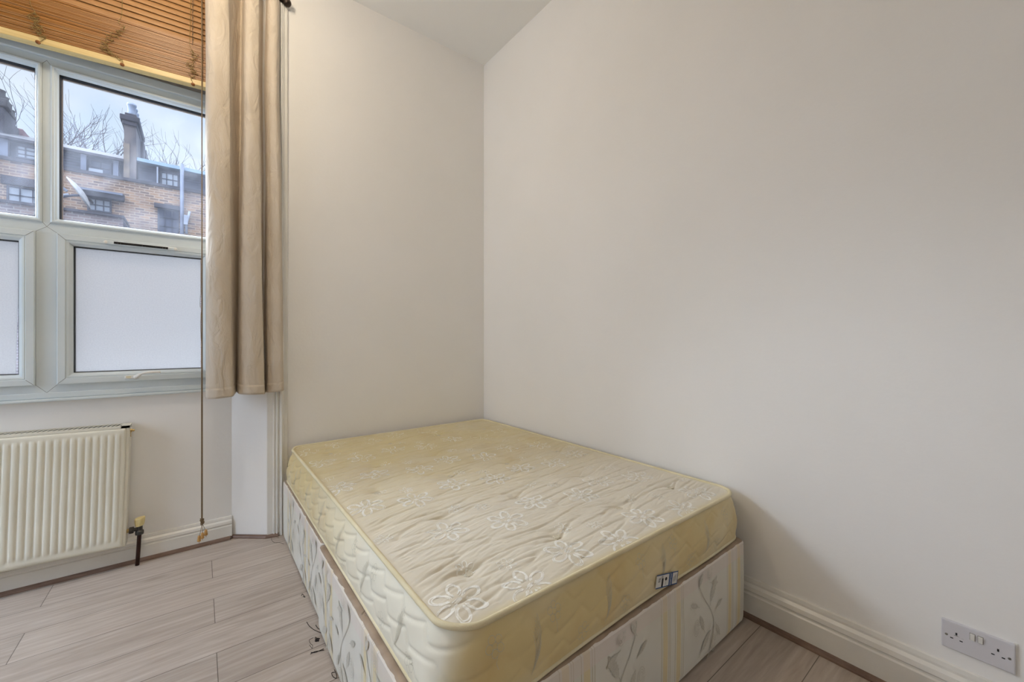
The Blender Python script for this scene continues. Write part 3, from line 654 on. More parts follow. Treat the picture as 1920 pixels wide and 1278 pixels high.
vv.lathe([(.010, .010), (.010, .018)], (0, vy, vzz), 'x', 16, 1); vv.lathe([(.015, .018), (.0165, .020), (.0165, .034), (.015, .036)], (0, vy, vzz), 'x', 6); vv.lathe([(.009, .036), (.009, .055)], (0, vy, vzz), 'x', 14)
vv.lathe([(.010, -.030), (.0165, -.028), (.0175, -.018), (.0165, -.010), (.012, -.006), (.012, .018), (.013, .020)], (.058, vy, vzz), 'z', 16)
vo = vv.build('valve', [M['pewter'], M['brass']], rad); vo['label'] = 'dull metal valve body'
kb = MB(); n = 32; prof = [(.0150, .016), (.0165, .022), (.0190, .040), (.0205, .052), (.0200, .0565), (.012, .0585), (.0, .059)]
vs = []
for r, h in prof:
    for k_ in range(n):
        a = 2 * PI * k_ / n; rr = r * (1 + (.06 if (k_ % 4) < 2 else -.04) * (1 if .018 < h < .05 else .2)); vs.append((.058 + rr * math.cos(a), vy + rr * math.sin(a), vzz + h + .14 * rr * math.cos(a)))
kb.add(vs, [(i * n + k_, i * n + (k_ + 1) % n, (i + 1) * n + (k_ + 1) % n, (i + 1) * n + k_) for i in range(len(prof) - 1) for k_ in range(n)] + [tuple(range(n))[::-1]])
kb.build('valve_knob', M['knob'], vo)['label'] = 'yellowed fluted knob'
pp = MB(); pp.tube([(.058, vy, vzz - .026), (.057, vy - .001, vzz - .08), (.054, vy - .002, -.728)], .0088, 14); pp.build('pipe', M['pipe'], rad, smooth=True)
rad.rotation_euler = (0, math.radians(1.5), 0)

# ------------------------------------------------------------------ bed: divan base and mattress
DT = .337
def rounded_rect(x0, x1, y0, y1, r, n=6):
    P = []
    for cx, cy, a0 in ((x1 - r, y0 + r, -90), (x1 - r, y1 - r, 0), (x0 + r, y1 - r, 90), (x0 + r, y0 + r, 180)):
        for k in range(n + 1):
            a = math.radians(a0 + 90 * k / n); P.append((cx + r * math.cos(a), cy + r * math.sin(a)))
    return P
def leaf(c, ang, L, Wd, ser=7):
    """serrated leaf outline in 2-D"""
    R = []; L2 = []
    for k in range(ser * 2 + 1):
        t = k / (ser * 2); wd = Wd * math.sin(PI * min(1, t * .96 + .02)) ** .8 * (1 - .35 * t) * (1 if k % 2 else .72)
        R.append((t * L, wd)); L2.append((t * L, -wd))
    pts = R + L2[::-1]; ca, sa = math.cos(ang), math.sin(ang)
    return [(c[0] + x * ca - y * sa, c[1] + x * sa + y * ca) for x, y in pts], len(R)
def leaf_faces(n): return [(k, k + 1, 2 * n - 2 - k, 2 * n - 1 - k) for k in range(n - 1)]
def stroke(mbb, pts, wd, to3, mi=0):
    """flat ribbon of thread following a 2-D path, lifted on to the cloth by to3(u, v)"""
    vs = []; m = len(pts); ww = wd if hasattr(wd, '__len__') else [wd] * m
    for i, p in enumerate(pts):
        a = pts[max(i - 1, 0)]; b = pts[min(i + 1, m - 1)]; d = Vector((b[0] - a[0], b[1] - a[1])); d = d.normalized() if d.length else Vector((1, 0)); q = Vector((-d.y, d.x)) * ww[i] / 2
        vs += [to3(p[0] + q.x, p[1] + q.y), to3(p[0] - q.x, p[1] - q.y)]
    mbb.add(vs, [(2 * i, 2 * i + 1, 2 * i + 3, 2 * i + 2) for i in range(m - 1)], mi)
def scroll(mbb, u0, hgt, to3, flip, u_min, u_max, seed):
    """one repeat of the scrolling vine: stem, serrated leaves, bell buds"""
    rs = random.Random(seed); f = -1 if flip else 1
    lay = [0]
    def T(u, v):
        return to3(min(max(u, u_min), u_max), min(max(v, .004), hgt - .004), lay[0])
    stem = [(u0 + f * .055 * math.sin(v * 15), v) for v in [i * hgt / 28 for i in range(29)]]
    stroke(mbb, stem, [.0035 + .002 * math.sin(i * .5) ** 2 for i in range(29)], T)
    for k, (du, v, an, L, Wd) in enumerate(((.03, .20, 60, .095, .020), (-.02, .12, 115, .07, .016), (.035, .27, -20, .055, .014), (-.04, .05, 35, .085, .018), (.07, .10, -60, .06, .013), (-.065, .22, 150, .05, .012), (-.05, .29, 60, .045, .012), (.075, .165, 20, .045, .010))):
        lay[0] += .00012
        pts, n = leaf((u0 + f * du, v), math.radians(an if f > 0 else 180 - an), L, Wd)
        mbb.add([T(*p) for p in pts], leaf_faces(n))
        lay[0] += .00012; c = (u0 + f * du, v); a = math.radians(an if f > 0 else 180 - an)
        stroke(mbb, [(c[0] + math.cos(a) * L * q, c[1] + math.sin(a) * L * q) for q in (-.25, 0, .3)], .0028, T)
    for du, v in ((.045, .045), (-.075, .15), (.02, .315)):
        cx, cy = u0 + f * du, v; lay[0] += .00012
        for q in range(3):
            r = .009 + q * .005; stroke(mbb, [(cx + r * math.cos(a), cy + r * 1.5 * math.sin(a)) for a in [i * .5 for i in range(13)]], .0018, T)
def divan_half(x0, x1, y0, y1, label, front):
    t = thing('divan_base', label, 'bed base', ((x0 + x1) / 2, (y0 + y1) / 2, 0), 'halves of the divan base')
    P = rounded_rect(x0, x1, y0, y1, .018); n = len(P); vs = []
    lv = [(.012, -.003), (.03, 0), (.17, .0015), (DT - .02, .0005), (DT - .006, 0), (DT, -.004)]
    cx, cy = (x0 + x1) / 2, (y0 + y1) / 2
    for z, o in lv: vs += [(x + (o if x > cx else -o), y + (o if y > cy else -o), z) for x, y in P]
    fs = [(i * n + k, i * n + (k + 1) % n, (i + 1) * n + (k + 1) % n, (i + 1) * n + k) for i in range(len(lv) - 1) for k in range(n)] + [tuple(range(n))[::-1], tuple(range((len(lv) - 1) * n, len(lv) * n))]
    body = MB().add(vs, fs)
    # satin leaves woven into the cloth
    eps = .0022
    L = lambda u, v, l: (x0 - eps - l, u, v)
    for k, u in enumerate([y0 + .12 + .26 * q for q in range(5)]):
        if y0 + .05 < u < y1 - .04: scroll(body_p := MB(), u, DT - .008, L, k % 2, y0 + .02, y1 - .02, k); o = len(body.v); body.v += body_p.v; body.f += [tuple(i + o for i in f) for f in body_p.f]; body.mi += [1] * len(body_p.f)
    if front:
        Fm = lambda u, v, l: (u, y0 - eps - l, v)
        for k, u in enumerate((.58, .98, 1.46)):
            body_p = MB(); scroll(body_p, u, DT - .008, Fm, k % 2, x0 + .02, x1 - .02, k); o = len(body.v); body.v += body_p.v; body.f += [tuple(i + o for i in f) for f in body_p.f]; body.mi += [1] * len(body_p.f)
    body.build('fabric_cover', [M['divan'], M['leafpat']], t)
    # platform top lining, gathered a little at the edge
    Q = rounded_rect(x0 + .002, x1 - .002, y0 + .002, y1 - .002, .018, 6); R = []
    for i in range(len(Q)):
        a = Vector(Q[i]); b = Vector(Q[(i + 1) % len(Q)]); m = max(1, int((b - a).length / .012)); R += [a + (b - a) * k / m for k in range(m)]
    m = len(R); vs = []
    for o, z in ((0, DT - .004), (.002, DT + .0005), (.012, DT + .002), (.05, DT + .001)):
        for i, p in enumerate(R):
            d = Vector((cx, cy)) - p; sx = 1 if d.x > 0 else -1; sy = 1 if d.y > 0 else -1
            wv = .0016 * noise.noise(Vector((p.x * 30, p.y * 30, o * 40))) if o else 0
            vs.append((p.x + sx * o, p.y + sy * o, z + wv))
    fs = [(j * m + i, j * m + (i + 1) % m, (j + 1) * m + (i + 1) % m, (j + 1) * m + i) for j in range(3) for i in range(m)] + [tuple(range(3 * m, 4 * m))]
    MB().add(vs, fs).build('top_lining', M['lining'], t, smooth=True)['label'] = 'taupe cloth top of the base'
    for sx in (x0 + .08, x1 - .08):
        for sy in (y0 + .08, y1 - .08):
            MB().lathe([(.02, 0), (.022, .004), (.018, .0125)], (sx, sy, 0), 'z', 12).build('glide_foot', M['black'], t)
    off(t); return t
divan_half(.388, 1.775, 1.765, 2.70, 'cream damask divan base half standing against the back wall, under the head of the mattress', False)
divan_half(.375, 1.785, .727, 1.757, 'cream damask divan base half at the foot end, with gold stripes and grey leaves', True)

MX0, MX1, MY0, MY1, MR = .432, 1.812, .772, 2.715, .085
MZT, MZB = .522, .341
BUT = []
for j, yy in enumerate((.972, 1.308, 1.70, 2.045, 2.45)):
    for xx in ((.605, .93, 1.29, 1.635) if j % 2 == 0 else (.715, 1.04, 1.44)):
        BUT.append((xx + .012 * math.sin(j * 3 + xx * 9), yy + .01 * math.sin(xx * 17 + j)))
def topz(x, y):
    e = min(x - MX0, MX1 - x, y - MY0, MY1 - y)
    z = MZT + .012 * (1 - math.exp(-max(e, 0) / .06)) - .004
    for bx, by in BUT:
        dx, dy = x - bx, y - by
        if abs(dx) > .3 or abs(dy) > .2: continue
        d2 = dx * dx + dy * dy
        z -= .0110 * math.exp(-d2 / .0011) + .005 * math.exp(-d2 / .009)
        yl = dy - .10 * dx + .018 * math.sin(dx * 20 + bx * 9)
        z -= .0062 * math.exp(-(dx / .13) ** 2) * math.exp(-(yl / .0065) ** 2)
        yl2 = dy + .15 * dx - .030 + .01 * math.sin(dx * 25)
        z -= .0030 * math.exp(-((dx + .06) / .09) ** 2) * math.exp(-(yl2 / .007) ** 2)
    k = min(1, max(0, e / .05))
    a = noise.noise(Vector((x * 2.4 + .5 * math.sin(y * 5), y * 17 - x * 1.6, 1.7)))
    b = noise.noise(Vector((x * 5.5, y * 42 - x * 5, 5.2))); c = noise.noise(Vector((x * 2.2, y * 2.6, 9)))
    rd = 1 - abs(a) * 2.6
    b2 = noise.noise(Vector((x * 9 + 3, y * 70 - x * 9 + 2 * math.sin(x * 6), 15.2)))
    z += k * (-.0052 * max(0, rd) ** 6 + .0016 * b - .0024 * max(0, 1 - abs(b2) * 4) ** 2 + .006 * c)
    return z
def sq2round(u, v):
    x = (MX0 + MX1) / 2 + (MX1 - MX0) / 2 * u; y = (MY0 + MY1) / 2 + (MY1 - MY0) / 2 * v
    cx = MX0 + MR if x < MX0 + MR else (MX1 - MR if x > MX1 - MR else None); cy = MY0 + MR if y < MY0 + MR else (MY1 - MR if y > MY1 - MR else None)
    if cx is not None and cy is not None:
        a, b = (x - cx) / MR, (y - cy) / MR; x = cx + MR * a * math.sqrt(1 - b * b / 2); y = cy + MR * b * math.sqrt(1 - a * a / 2)
    return x, y
mt = thing('mattress', 'worn cream quilted mattress with white flower brocade lying on the divan base', 'mattress', (1.12, 1.74, MZB))
NX, NY = 240, 520; vs = []
for j in range(NY + 1):
    for i in range(NX + 1):
        x, y = sq2round(2 * i / NX - 1, 2 * j / NY - 1); vs.append((x, y, topz(x, y)))
topmb = MB().add(vs, [(j * (NX + 1) + i, j * (NX + 1) + i + 1, (j + 1) * (NX + 1) + i + 1, (j + 1) * (NX + 1) + i) for j in range(NY) for i in range(NX)])
def on_top(x, y):
    x = min(max(x, MX0 + .010), MX1 - .010); y = min(max(y, MY0 + .010), MY1 - .010)
    return (x, y, topz(x, y) + .0007)
def flower(x, y, R, rot, wear_and_fade, rs):
    for k in range(6):
        th = rot + k * PI / 3
        for sc_ in ((1.0, .92, .84, .76, .68) if R > .05 else (1.0, .8)):
            pts = []; m = 30
            for q in range(m + 1):
                ph = PI * (.10 + 1.80 * q / m); al = R * (.60 - .38 * math.cos(ph) * sc_) if True else 0; ac = R * .235 * math.sin(ph) * sc_
                pts.append((x + al * math.cos(th) - ac * math.sin(th), y + al * math.sin(th) + ac * math.cos(th)))
            # worn threads and faded sheen: drop stretches of the outline
            q = 0
            while q < m:
                ln = rs.randint(4, 14)
                if rs.random() > wear_and_fade: stroke(topmb, pts[q:min(q + ln, m) + 1], (.0022 if R > .05 else .0016), on_top, 1)
                q += ln
    for q in range(14 if R > .05 else 5):
        a = rs.uniform(0, 6.28); r = rs.uniform(0, R * .17); ln = R * .08
        px, py = x + r * math.cos(a), y + r * math.sin(a)
        if rs.random() > wear_and_fade: stroke(topmb, [(px - ln, py - ln * .3), (px, py), (px + ln, py + ln * .3)], .003, on_top, 1)
rs = random.Random(5)
def inside(x, y, R): return MX0 + R * .45 < x < MX1 - R * .45 and MY0 + R * .3 < y < MY1 - R * .45
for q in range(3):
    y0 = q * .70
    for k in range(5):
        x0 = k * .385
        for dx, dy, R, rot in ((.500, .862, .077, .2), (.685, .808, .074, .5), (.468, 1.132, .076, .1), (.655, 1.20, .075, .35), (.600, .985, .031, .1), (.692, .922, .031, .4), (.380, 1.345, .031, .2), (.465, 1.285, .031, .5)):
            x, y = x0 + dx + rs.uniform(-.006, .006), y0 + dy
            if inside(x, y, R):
                wear_and_fade = .14 + max(0, (y - 1.35)) * .55 + (.25 if x > 1.3 else 0);  # threads thinned towards the head to stand for lost sheen, besides wear
                if wear_and_fade < .9: flower(x, y, R, rot + rs.uniform(-.15, .15), wear_and_fade, rs)
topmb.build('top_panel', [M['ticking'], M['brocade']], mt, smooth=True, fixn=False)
# perimeter and side border
def perimeter(inset, n_c=10, step=.006):
    P = rounded_rect(MX0 - inset, MX1 + inset, MY0 - inset, MY1 + inset, MR + inset, n_c); R = []
    for i in range(len(P)):
        a = Vector(P[i]); b = Vector(P[(i + 1) % len(P)]); m = max(1, round((b - a).length / step)); R += [a + (b - a) * k / m for k in range(m)]
    return R
base = perimeter(0); NP = len(base)
nrm = []; sl_ = [0]
for i in range(NP):
    d = (base[(i + 1) % NP] - base[i - 1]).normalized(); nrm.append(Vector((d.y, -d.x)))
    sl_.append(sl_[-1] + (base[(i + 1) % NP] - base[i]).length)
PER = sl_[-1]
def quilt(s, h):
    d = 0; zz = h * (MZT - MZB)
    for k in range(3):
        ph = s * 2 * PI / .135 + k * 2.4
        fr_ = (ph / (2 * PI)) % 1.0
        if fr_ < .80: c = (.028 + .052 * k) + .030 * (fr_ / .80) ** 1.5; slope = .45
        else: c = (.028 + .052 * k) + .030 * (1 - (fr_ - .80) / .20); slope = 1.1
        dist = abs(zz - c) / math.sqrt(1 + slope * slope)
        d += math.exp(-(dist / .0042) ** 2)
    return d
NH = 40
def side_point(i, h, extra=0.0):
    i = i % NP; p = base[i]; n_ = nrm[i]; s = sl_[i]
    fx = max(0, -n_.y)                                      # 1 on the foot side
    lf = max(0, -n_.x)
    belly = .016 * math.sin(PI * h) ** .8 + (1 - h) * (.030 * lf + .024 * fx)
    belly += .018 * fx * fx * (1 - h) * max(0, min(1, (1.0 - p.x) / .5)) + .006 * fx * noise.noise(Vector((p.x * 3, h * 2, 4)))
    q = quilt(s, h) * ((.0045 - .002 * fx) if 0.03 < h < .97 else 0)
    puck = .003 * noise.noise(Vector((s * 14, h * 3, 0))) + .0045 * noise.noise(Vector((s * 4, h * 1.5, 7)))
    r = belly - q + puck * math.sin(PI * h) + extra
    zt = topz(min(max(p.x, MX0), MX1), min(max(p.y, MY0), MY1)) - .003
    return Vector((p.x + n_.x * r, p.y + n_.y * r, MZB + .004 + (zt - MZB - .004) * h))
vs = []
for j in range(NH + 1):
    for i in range(NP): vs.append(side_point(i, j / NH))
sb = MB().add(vs, [(j * NP + i, j * NP + (i + 1) % NP, (j + 1) * NP + (i + 1) % NP, (j + 1) * NP + i) for j in range(NH) for i in range(NP)])
vb = [tuple(side_point(i, 0)) for i in range(NP)]; sb.add(vb, [tuple(range(NP))[::-1]])
def on_side(s, h):
    s = s % PER; i = int(s / PER * NP)
    while sl_[i] > s: i -= 1
    while i < NP - 1 and sl_[i + 1] < s: i += 1
    f = (s - sl_[i]) / max(1e-6, sl_[i + 1] - sl_[i]); a = side_point(i, h, .0011); b = side_point(i + 1, h, .0011); return a + (b - a) * f
HS = MZT - MZB
ks = 0; rs = random.Random(21); s = .03
while s < PER - .05:
    v0 = .045 + .09 * (ks % 2)
    ii = int(s / PER * NP) % NP
    if max(abs(nrm[ii].x), abs(nrm[ii].y)) < .999: s += .03; continue
    T = lambda u, v: tuple(on_side(u, min(max(v / HS, .03), .97)))
    if ks % 3 == 1:                                       # long curved fan of threads
        for q in range(7):
            stroke(sb, [(s + .004 * q + .016 * math.sin(t * 2.2), .025 + .09 * t + .006 * q) for t in [i / 9 for i in range(10)]], .0012, T, 1)
    else:                                                 # small flower outline
        for q in range(5):
            th = q * 2 * PI / 5 + ks
            stroke(sb, [(s + .015 * math.cos(th) + .009 * math.cos(a), v0 + .015 * math.sin(th) + .009 * math.sin(a)) for a in [i * .6 for i in range(11)]], .0011, T, 1)
        stroke(sb, [(s + .003 * math.sin(t * 9), v0 - .02 - .03 * t) for t in (0, .3, .6, 1)], .0012, T, 1)
    ks += 1; s += .094
sb.build('side_border', [M['border'], M['sprig']], mt, smooth=True, fixn=False)
def pipe_ring(z_f, r, name, h):
    pts = []
    for i in range(0, NP, 2):
        p = side_point(i, h, 0); zz = p.z if h > 0 else MZB + .006; pts.append((base[i].x + nrm[i].x * z_f(i), base[i].y + nrm[i].y * z_f(i), zz + (.004 if h > 0 else 0)))
    MB().tube(pts, r, 10, closed=True).build(name, M['piping'], mt, smooth=True, fixn=False)
pipe_ring(lambda i: .0025, .0075, 'piping', 1)
pipe_ring(lambda i: (side_point(i, 0) - Vector((base[i].x, base[i].y, side_point(i, 0).z))).length, .0058, 'piping', 0)
for bx, by in BUT:
    z = topz(bx, by)
    mb = MB(); mb.lathe([(.0125, -.004), (.0128, .002), (.0105, .0042), (.0085, .0030), (.0055, .0026), (.0, .0044)], (bx, by, z), 'z', 16)
    mb.build('tuft_button', M['button'], mt, smooth=True)
# sewn-in care label on the foot side
def foot_y(x, z):                                            # surface of the foot side at x, z
    best = min(range(NP), key=lambda i: (abs(base[i].x - x) + (10 if nrm[i].y > -.9 else 0)))
    return side_point(best, (z - MZB) / HS).y
LC = Vector((1.222, .374)); LA = math.radians(-13)
def lab3(u, v, lift=.0012):
    x = LC.x + u * math.cos(LA) - v * math.sin(LA); z = LC.y + u * math.sin(LA) + v * math.cos(LA)
    return (x, lab_y(x, z) - lift, z)
ys = [(foot_y(1.15, .37)), (foot_y(1.3, .36))]
def lab_y(x, z): return min(ys) - .004 + (x - 1.222) * (ys[1] - ys[0]) / .15 * .5 - .02 * (.39 - z) * 0
def quad(mbb, u0, u1, v0, v1, lift, mi):
    m = 6; v = []
    for i in range(m + 1): u = u0 + (u1 - u0) * i / m; v += [lab3(u, v0, lift), lab3(u, v1, lift)]
    mbb.add(v, [(2 * i, 2 * i + 2, 2 * i + 3, 2 * i + 1) for i in range(m)], mi)
LL, LHh = .066, .021
lb = MB(); quad(lb, -LL, LL, -LHh, LHh, .001, 0)
quad(lb, -LL, LL, LHh - .003, LHh, .0016, 1); quad(lb, -LL, LL, -LHh, -LHh + .003, .0016, 1); quad(lb, LL - .003, LL, -LHh, LHh, .0016, 1)
quad(lb, .010, .032, -LHh, LHh, .0016, 1)
quad(lb, -.034, -.024, -LHh + .003, .008, .0016, 2)
for k in range(3): quad(lb, -.036 + k * .004, -.0345 + k * .004, .009, .016, .0016, 2)
for k in range(4): quad(lb, -.055 + .001 * k, -.043 + .001 * k, -.002 + k * .0035, -.0005 + k * .0035, .0016, 2)
v = [lab3(-.008, .004, .0016)] + [lab3(-.008 + .0065 * math.cos(a), .004 + .0055 * math.sin(a), .0016) for a in [i * PI / 6 for i in range(12)]]
lb.add(v, [(0, 1 + k, 1 + (k + 1) % 12) for k in range(12)], 2); quad(lb, -.0088, -.0074, -.014, .004, .0016, 2)
for k in range(5): quad(lb, .038 + k * .004, .0395 + k * .004, -.012 + .001 * k, .004 + .002 * k, .0016, 3)
lbo = lb.build('sewn_label', [M['labelwhite'], M['navy'], M['black'], M['scuff_shade']], mt, fixn=False); lbo['label'] = 'small white label with blue edges'
tx = bpy.data.curves.new('label_word', 'FONT'); tx.body = 'RESISTANT'; tx.size = .0105; tx.align_x = 'CENTER'; tx.align_y = 'CENTER'
to = bpy.data.objects.new('label_word', tx); C.objects.link(to); dg = bpy.context.evaluated_depsgraph_get(); me = bpy.data.meshes.new_from_object(to.evaluated_get(dg))
C.objects.unlink(to); bpy.data.objects.remove(to)
wx = [p.co.x for p in me.vertices]; kx = .038 / (max(wx) - min(wx))
for p in me.vertices:
    u, v_ = p.co.x * kx, p.co.y * 1.3; p.co = Vector(lab3(.021 - v_, u, .0022))
me.materials.clear(); me.materials.append(M['labelwhite'])
wo = bpy.data.objects.new('label_word', me); C.objects.link(wo); wo.parent = lbo
off(mt)

# ------------------------------------------------------------------ double socket on the right wall
sk = thing('wall_socket', 'white double switched wall socket above the right baseboard', 'socket', (W, .1, .25))
X = W
MB().box(X - .0095, X + .002, .027, .173, .209, .295).build('face_plate', M['socket'], sk, bevel=.003)
MB().box(X - .004, X + .002, .024, .030, .207, .297).build('plate_edge', M['gloss'], sk)
def holes(yc, worn):
    mb = MB(); f = X - .0099
    mb.box(f, f + .002, yc - .002, yc + .002, .258, .2655); mb.box(f, f + .002, yc + .0065, yc + .013, .2435, .2465); mb.box(f, f + .002, yc - .013, yc - .0065, .2435, .2465)
    mb.build('socket_holes', M['black'], sk)['label'] = 'three black pin holes'
holes(.141, 1); holes(.059, 0)
for y in (.1085, .0925):
    v = [(X - .0155, y - .0048, .281), (X - .0155, y + .0048, .281), (X - .0125, y + .0048, .262), (X - .0125, y - .0048, .262)]
    v += [(X - .008, a, b) for _, a, b in v]
    rk = MB().add(v, [(0, 1, 2, 3), (4, 7, 6, 5), (0, 4, 5, 1), (1, 5, 6, 2), (2, 6, 7, 3), (3, 7, 4, 0)]).build('rocker_switch', M['gloss'], sk, bevel=.0008)
    MB().box(X - .0098, X - .009, y - .0057, y + .0057, .2612, .2822).build('switch_shade_rim', M['scuff_shade'], rk)  # grey plate drawn as the shade line round the rocker
for y in (.162, .038):
    mb = MB(); mb.lathe([(.0001, -.0104), (.0034, -.0102), (.0036, -.0092), (.0036, -.008)], (X, y, .2505), 'x', 14); mb.build('screw', M['screw'], sk, smooth=True)
mb = MB(); mb.add([(X - .0099, .148, .2555), (X - .0099, .134, .2553), (X - .0099, .141, .2575)], [(0, 1, 2)]); mb.add([(X - .0099, .136, .2553), (X - .0099, .126, .2536), (X - .0099, .126, .2541)], [(0, 1, 2)])
mb.build('scuff_mark', M['scuff_shade'], sk)
off(sk)

# ------------------------------------------------------------------ threads and fluff by the bed
def fl(px, py):
    t = (px - 960) / FPX; d = (math.sin(YAW) + t * math.cos(YAW), math.cos(YAW) - t * math.sin(YAW)); s = 1.17 * FPX / (py - 635); return Vector((d[0] * s, d[1] * s, 0))
def threads(name, label, paths, r=.0011, group=None):
    mb = MB()
    for P in paths:
        Q = [fl(a, b) + Vector((0, 0, r + .001 * (i % 2))) for i, (a, b) in enumerate(P)]; mb.tube(smoothpath(Q, 6), r, 5)
    tag(mb.build(name, M['hair'], smooth=True), label, 'thread', 'loose threads beside the bed')
threads('dark_thread', 'dark thread bent in a hook, lying where the two base halves meet', [[(575, 1166), (580, 1174), (588, 1180), (595, 1184), (603, 1187)], [(592, 1172), (596, 1178), (602, 1181)]])
random.seed(8); P = []
for k in range(34): P.append((594 + 6 * math.cos(k * 2.1) * random.uniform(.4, 1), 1199 + 5 * math.sin(k * 1.7) * random.uniform(.3, 1)))
threads('fluff_ball', 'small dark tangle of fluff on the floor by the bed base', [P, [(588, 1195), (580, 1200), (582, 1206), (586, 1210), (585, 1215), (580, 1209)]], .0006)
threads('dark_thread', 'pair of short straight dark threads just nearer than the fluff', [[(582, 1226), (590, 1222), (600, 1220), (608, 1219)], [(583, 1223), (592, 1223), (607, 1216)]])
threads('dark_thread', 'looped dark thread nearest the bottom edge, touching the foot base half', [[(628, 1260), (622, 1262), (624, 1268), (630, 1272), (631, 1266), (627, 1256)]])
threads('dark_thread', 'tiny dark curl of thread at the middle of the far base half', [[(565, 1117), (567, 1114), (570, 1117), (572, 1120), (568, 1118)]])
threads('dark_thread', 'fine looped thread on the floor at the far bed corner by the moulding', [[(523, 1008), (512, 1005), (509, 1011), (514, 1017), (524, 1017), (532, 1020)]], .0007)

# ------------------------------------------------------------------ ceiling lamp (above the frame)
lp = thing('pendant_lamp', 'pale paper drum pendant hanging from the ceiling above the room', 'lamp', (LAMP.x, LAMP.y, H))
MB().lathe([(.045, -.03), (.05, -.01), (.05, 0)], (0, 0, 0), 'z', 20).build('ceiling_rose', M['gloss'], lp, smooth=True)
MB().tube([(0, 0, -.02), (0, 0, -.17)], .003, 8).build('flex', M['gloss'], lp)
vs = []
for r, z in ((.19, -.13), (.19, -.15), (.19, -.36)):
    vs += [(r * math.cos(a * PI / 24), r * math.sin(a * PI / 24), z) for a in range(48)]
MB().add(vs, [(j * 48 + k, j * 48 + (k + 1) % 48, (j + 1) * 48 + (k + 1) % 48, (j + 1) * 48 + k) for j in range(2) for k in range(48)]).build('lamp_shade', M['shade'], lp, smooth=True)

# ------------------------------------------------------------------ outside: terrace across the street
D = 15.0
struct(MB().box(-40, 30, 3.3, 60, -1.1, -1.0).build('street_ground', M['asphalt']))
hs = thing('terraced_house', 'yellow brick terrace with slate dormer storey and chimney across the street', 'house', (-1, D, -1))
MB().box(-9, 5, D, D + 6, -1, 5.44).build('brick_wall', M['brick'], hs)
MB().box(-9, 5, D - .05, D + .1, 5.44, 5.52).build('parapet_gutter', M['sootbrick'], hs)
MB().box(-9, -1.62, D + .10, D + 5, 5.44, 6.02).build('dormer_storey', M['slate'], hs)
MB().box(-1.35, 5, D + .15, D + 5, 5.44, 6.02).build('dormer_storey', M['slate'], hs)
mb = MB(); mb.add([(-9, D - .05, 6.00), (-1.62, D - .05, 6.00), (-1.62, D + 1.6, 6.62), (-9, D + 1.6, 6.62), (-9, D - .05, 5.94), (-1.62, D - .05, 5.94), (-1.62, D + 1.6, 5.94), (-9, D + 1.6, 5.94)],
       [(0, 1, 2, 3), (4, 7, 6, 5), (0, 4, 5, 1), (1, 5, 6, 2), (2, 6, 7, 3), (3, 7, 4, 0)]); mb.build('tiled_roof', M['rooftile'], hs)
MB().box(-9, -1.62, D - .09, D, 5.93, 5.99).build('eaves_board', M['sootbrick'], hs)
mb = MB(); mb.add([(-1.36, D, 6.14), (5, D, 6.06), (5, D + 2.5, 6.55), (-1.30, D + 2.5, 6.62), (-1.36, D, 6.05), (5, D, 5.96), (5, D + 2.5, 5.96), (-1.3, D + 2.5, 5.96)],
       [(0, 1, 2, 3), (4, 7, 6, 5), (0, 4, 5, 1), (1, 5, 6, 2), (2, 6, 7, 3), (3, 7, 4, 0)]); mb.build('flat_roof', M['membrane'], hs)['label'] = 'pale blue roof covering'
# chimney on the party wall: narrow front, long side running back
MB().box(-1.61, -1.37, D - .02, D + 1.2, 5.44, 6.95).build('chimney_stack', [M['render_grey']], hs)
ck = MB(); ck.box(-1.62, -1.50, D - .03, D + .0, 5.46, 6.45); ck.build('render_patch', M['render_tan'], hs)
ck = MB(); ck.box(-1.64, -1.35, D - .06, D + 1.3, 6.95, 7.06); ck.box(-1.69, -1.30, D - .1, D + 1.35, 7.06, 7.20); ck.box(-1.60, -1.36, D - .02, D + 1.2, 7.20, 7.29); ck.build('chimney_cap', M['sootbrick'], hs, bevel=.02)
ck = MB()
for k in range(6): ck.box(-1.56, -1.30 + .02 * k, D + 1.0 + k * .45, D + 1.42 + k * .45, 5.9, 7.0 - .09 * k)
ck.build('chimney_side', M['sootbrick'], hs, bevel=.03)
for k in range(5):
    ck = MB(); ck.lathe([(.085, 0), (.095, .05), (.085, .10), (.082, .24), (.10, .28), (.10, .33), (.07, .33)], (-1.47, D + .12 + k * .27, 7.27), 'z', 14)
    ck.build('chimney_pot', M['pot'], hs, smooth=True)
def housewin(x0, x1, z0, z1, cols, rows, pane, y=D, fm='darkframe', lintel=0):
    m = MB(); w_ = .022
    m.ring(x0, x1, z0, z1, [(0, y - .03), (.035, y - .03), (.035, y + .05), (0, y + .05)])
    for c in range(1, cols): xx = x0 + (x1 - x0) * c / cols; m.box(xx - w_ / 2, xx + w_ / 2, y - .026, y, z0 + .03, z1 - .03)
    for r in range(1, rows): zz = z0 + (z1 - z0) * r / rows; m.box(x0 + .03, x1 - .03, y - .026, y, zz - w_ / 2, zz + w_ / 2)
    f = m.build('window', M[fm], hs); MB().box(x0 + .02, x1 - .02, y - .012, y - .004, z0 + .02, z1 - .02).build('pane', M[pane], f)
    if lintel: MB().box(x0 - .12, x1 + .25, y - .16, y + .02, z1 + .01, z1 + .20).build('window_lintel', M['sootbrick'], hs, bevel=.02)
housewin(-2.30, -1.85, 4.50, 4.84, 3, 2, 'blindpane', lintel=1)
MB().box(-2.46, -1.62, D - .2, D + .02, 4.98, 5.03).build('ledge', M['lead'], hs)
housewin(-3.64, -3.02, 4.00, 4.84, 3, 4, 'blindpane'); 
MB().box(-3.72, -2.96, D - .08, D + .02, 4.86, 5.06).build('brick_arch', M['sootbrick'], hs)
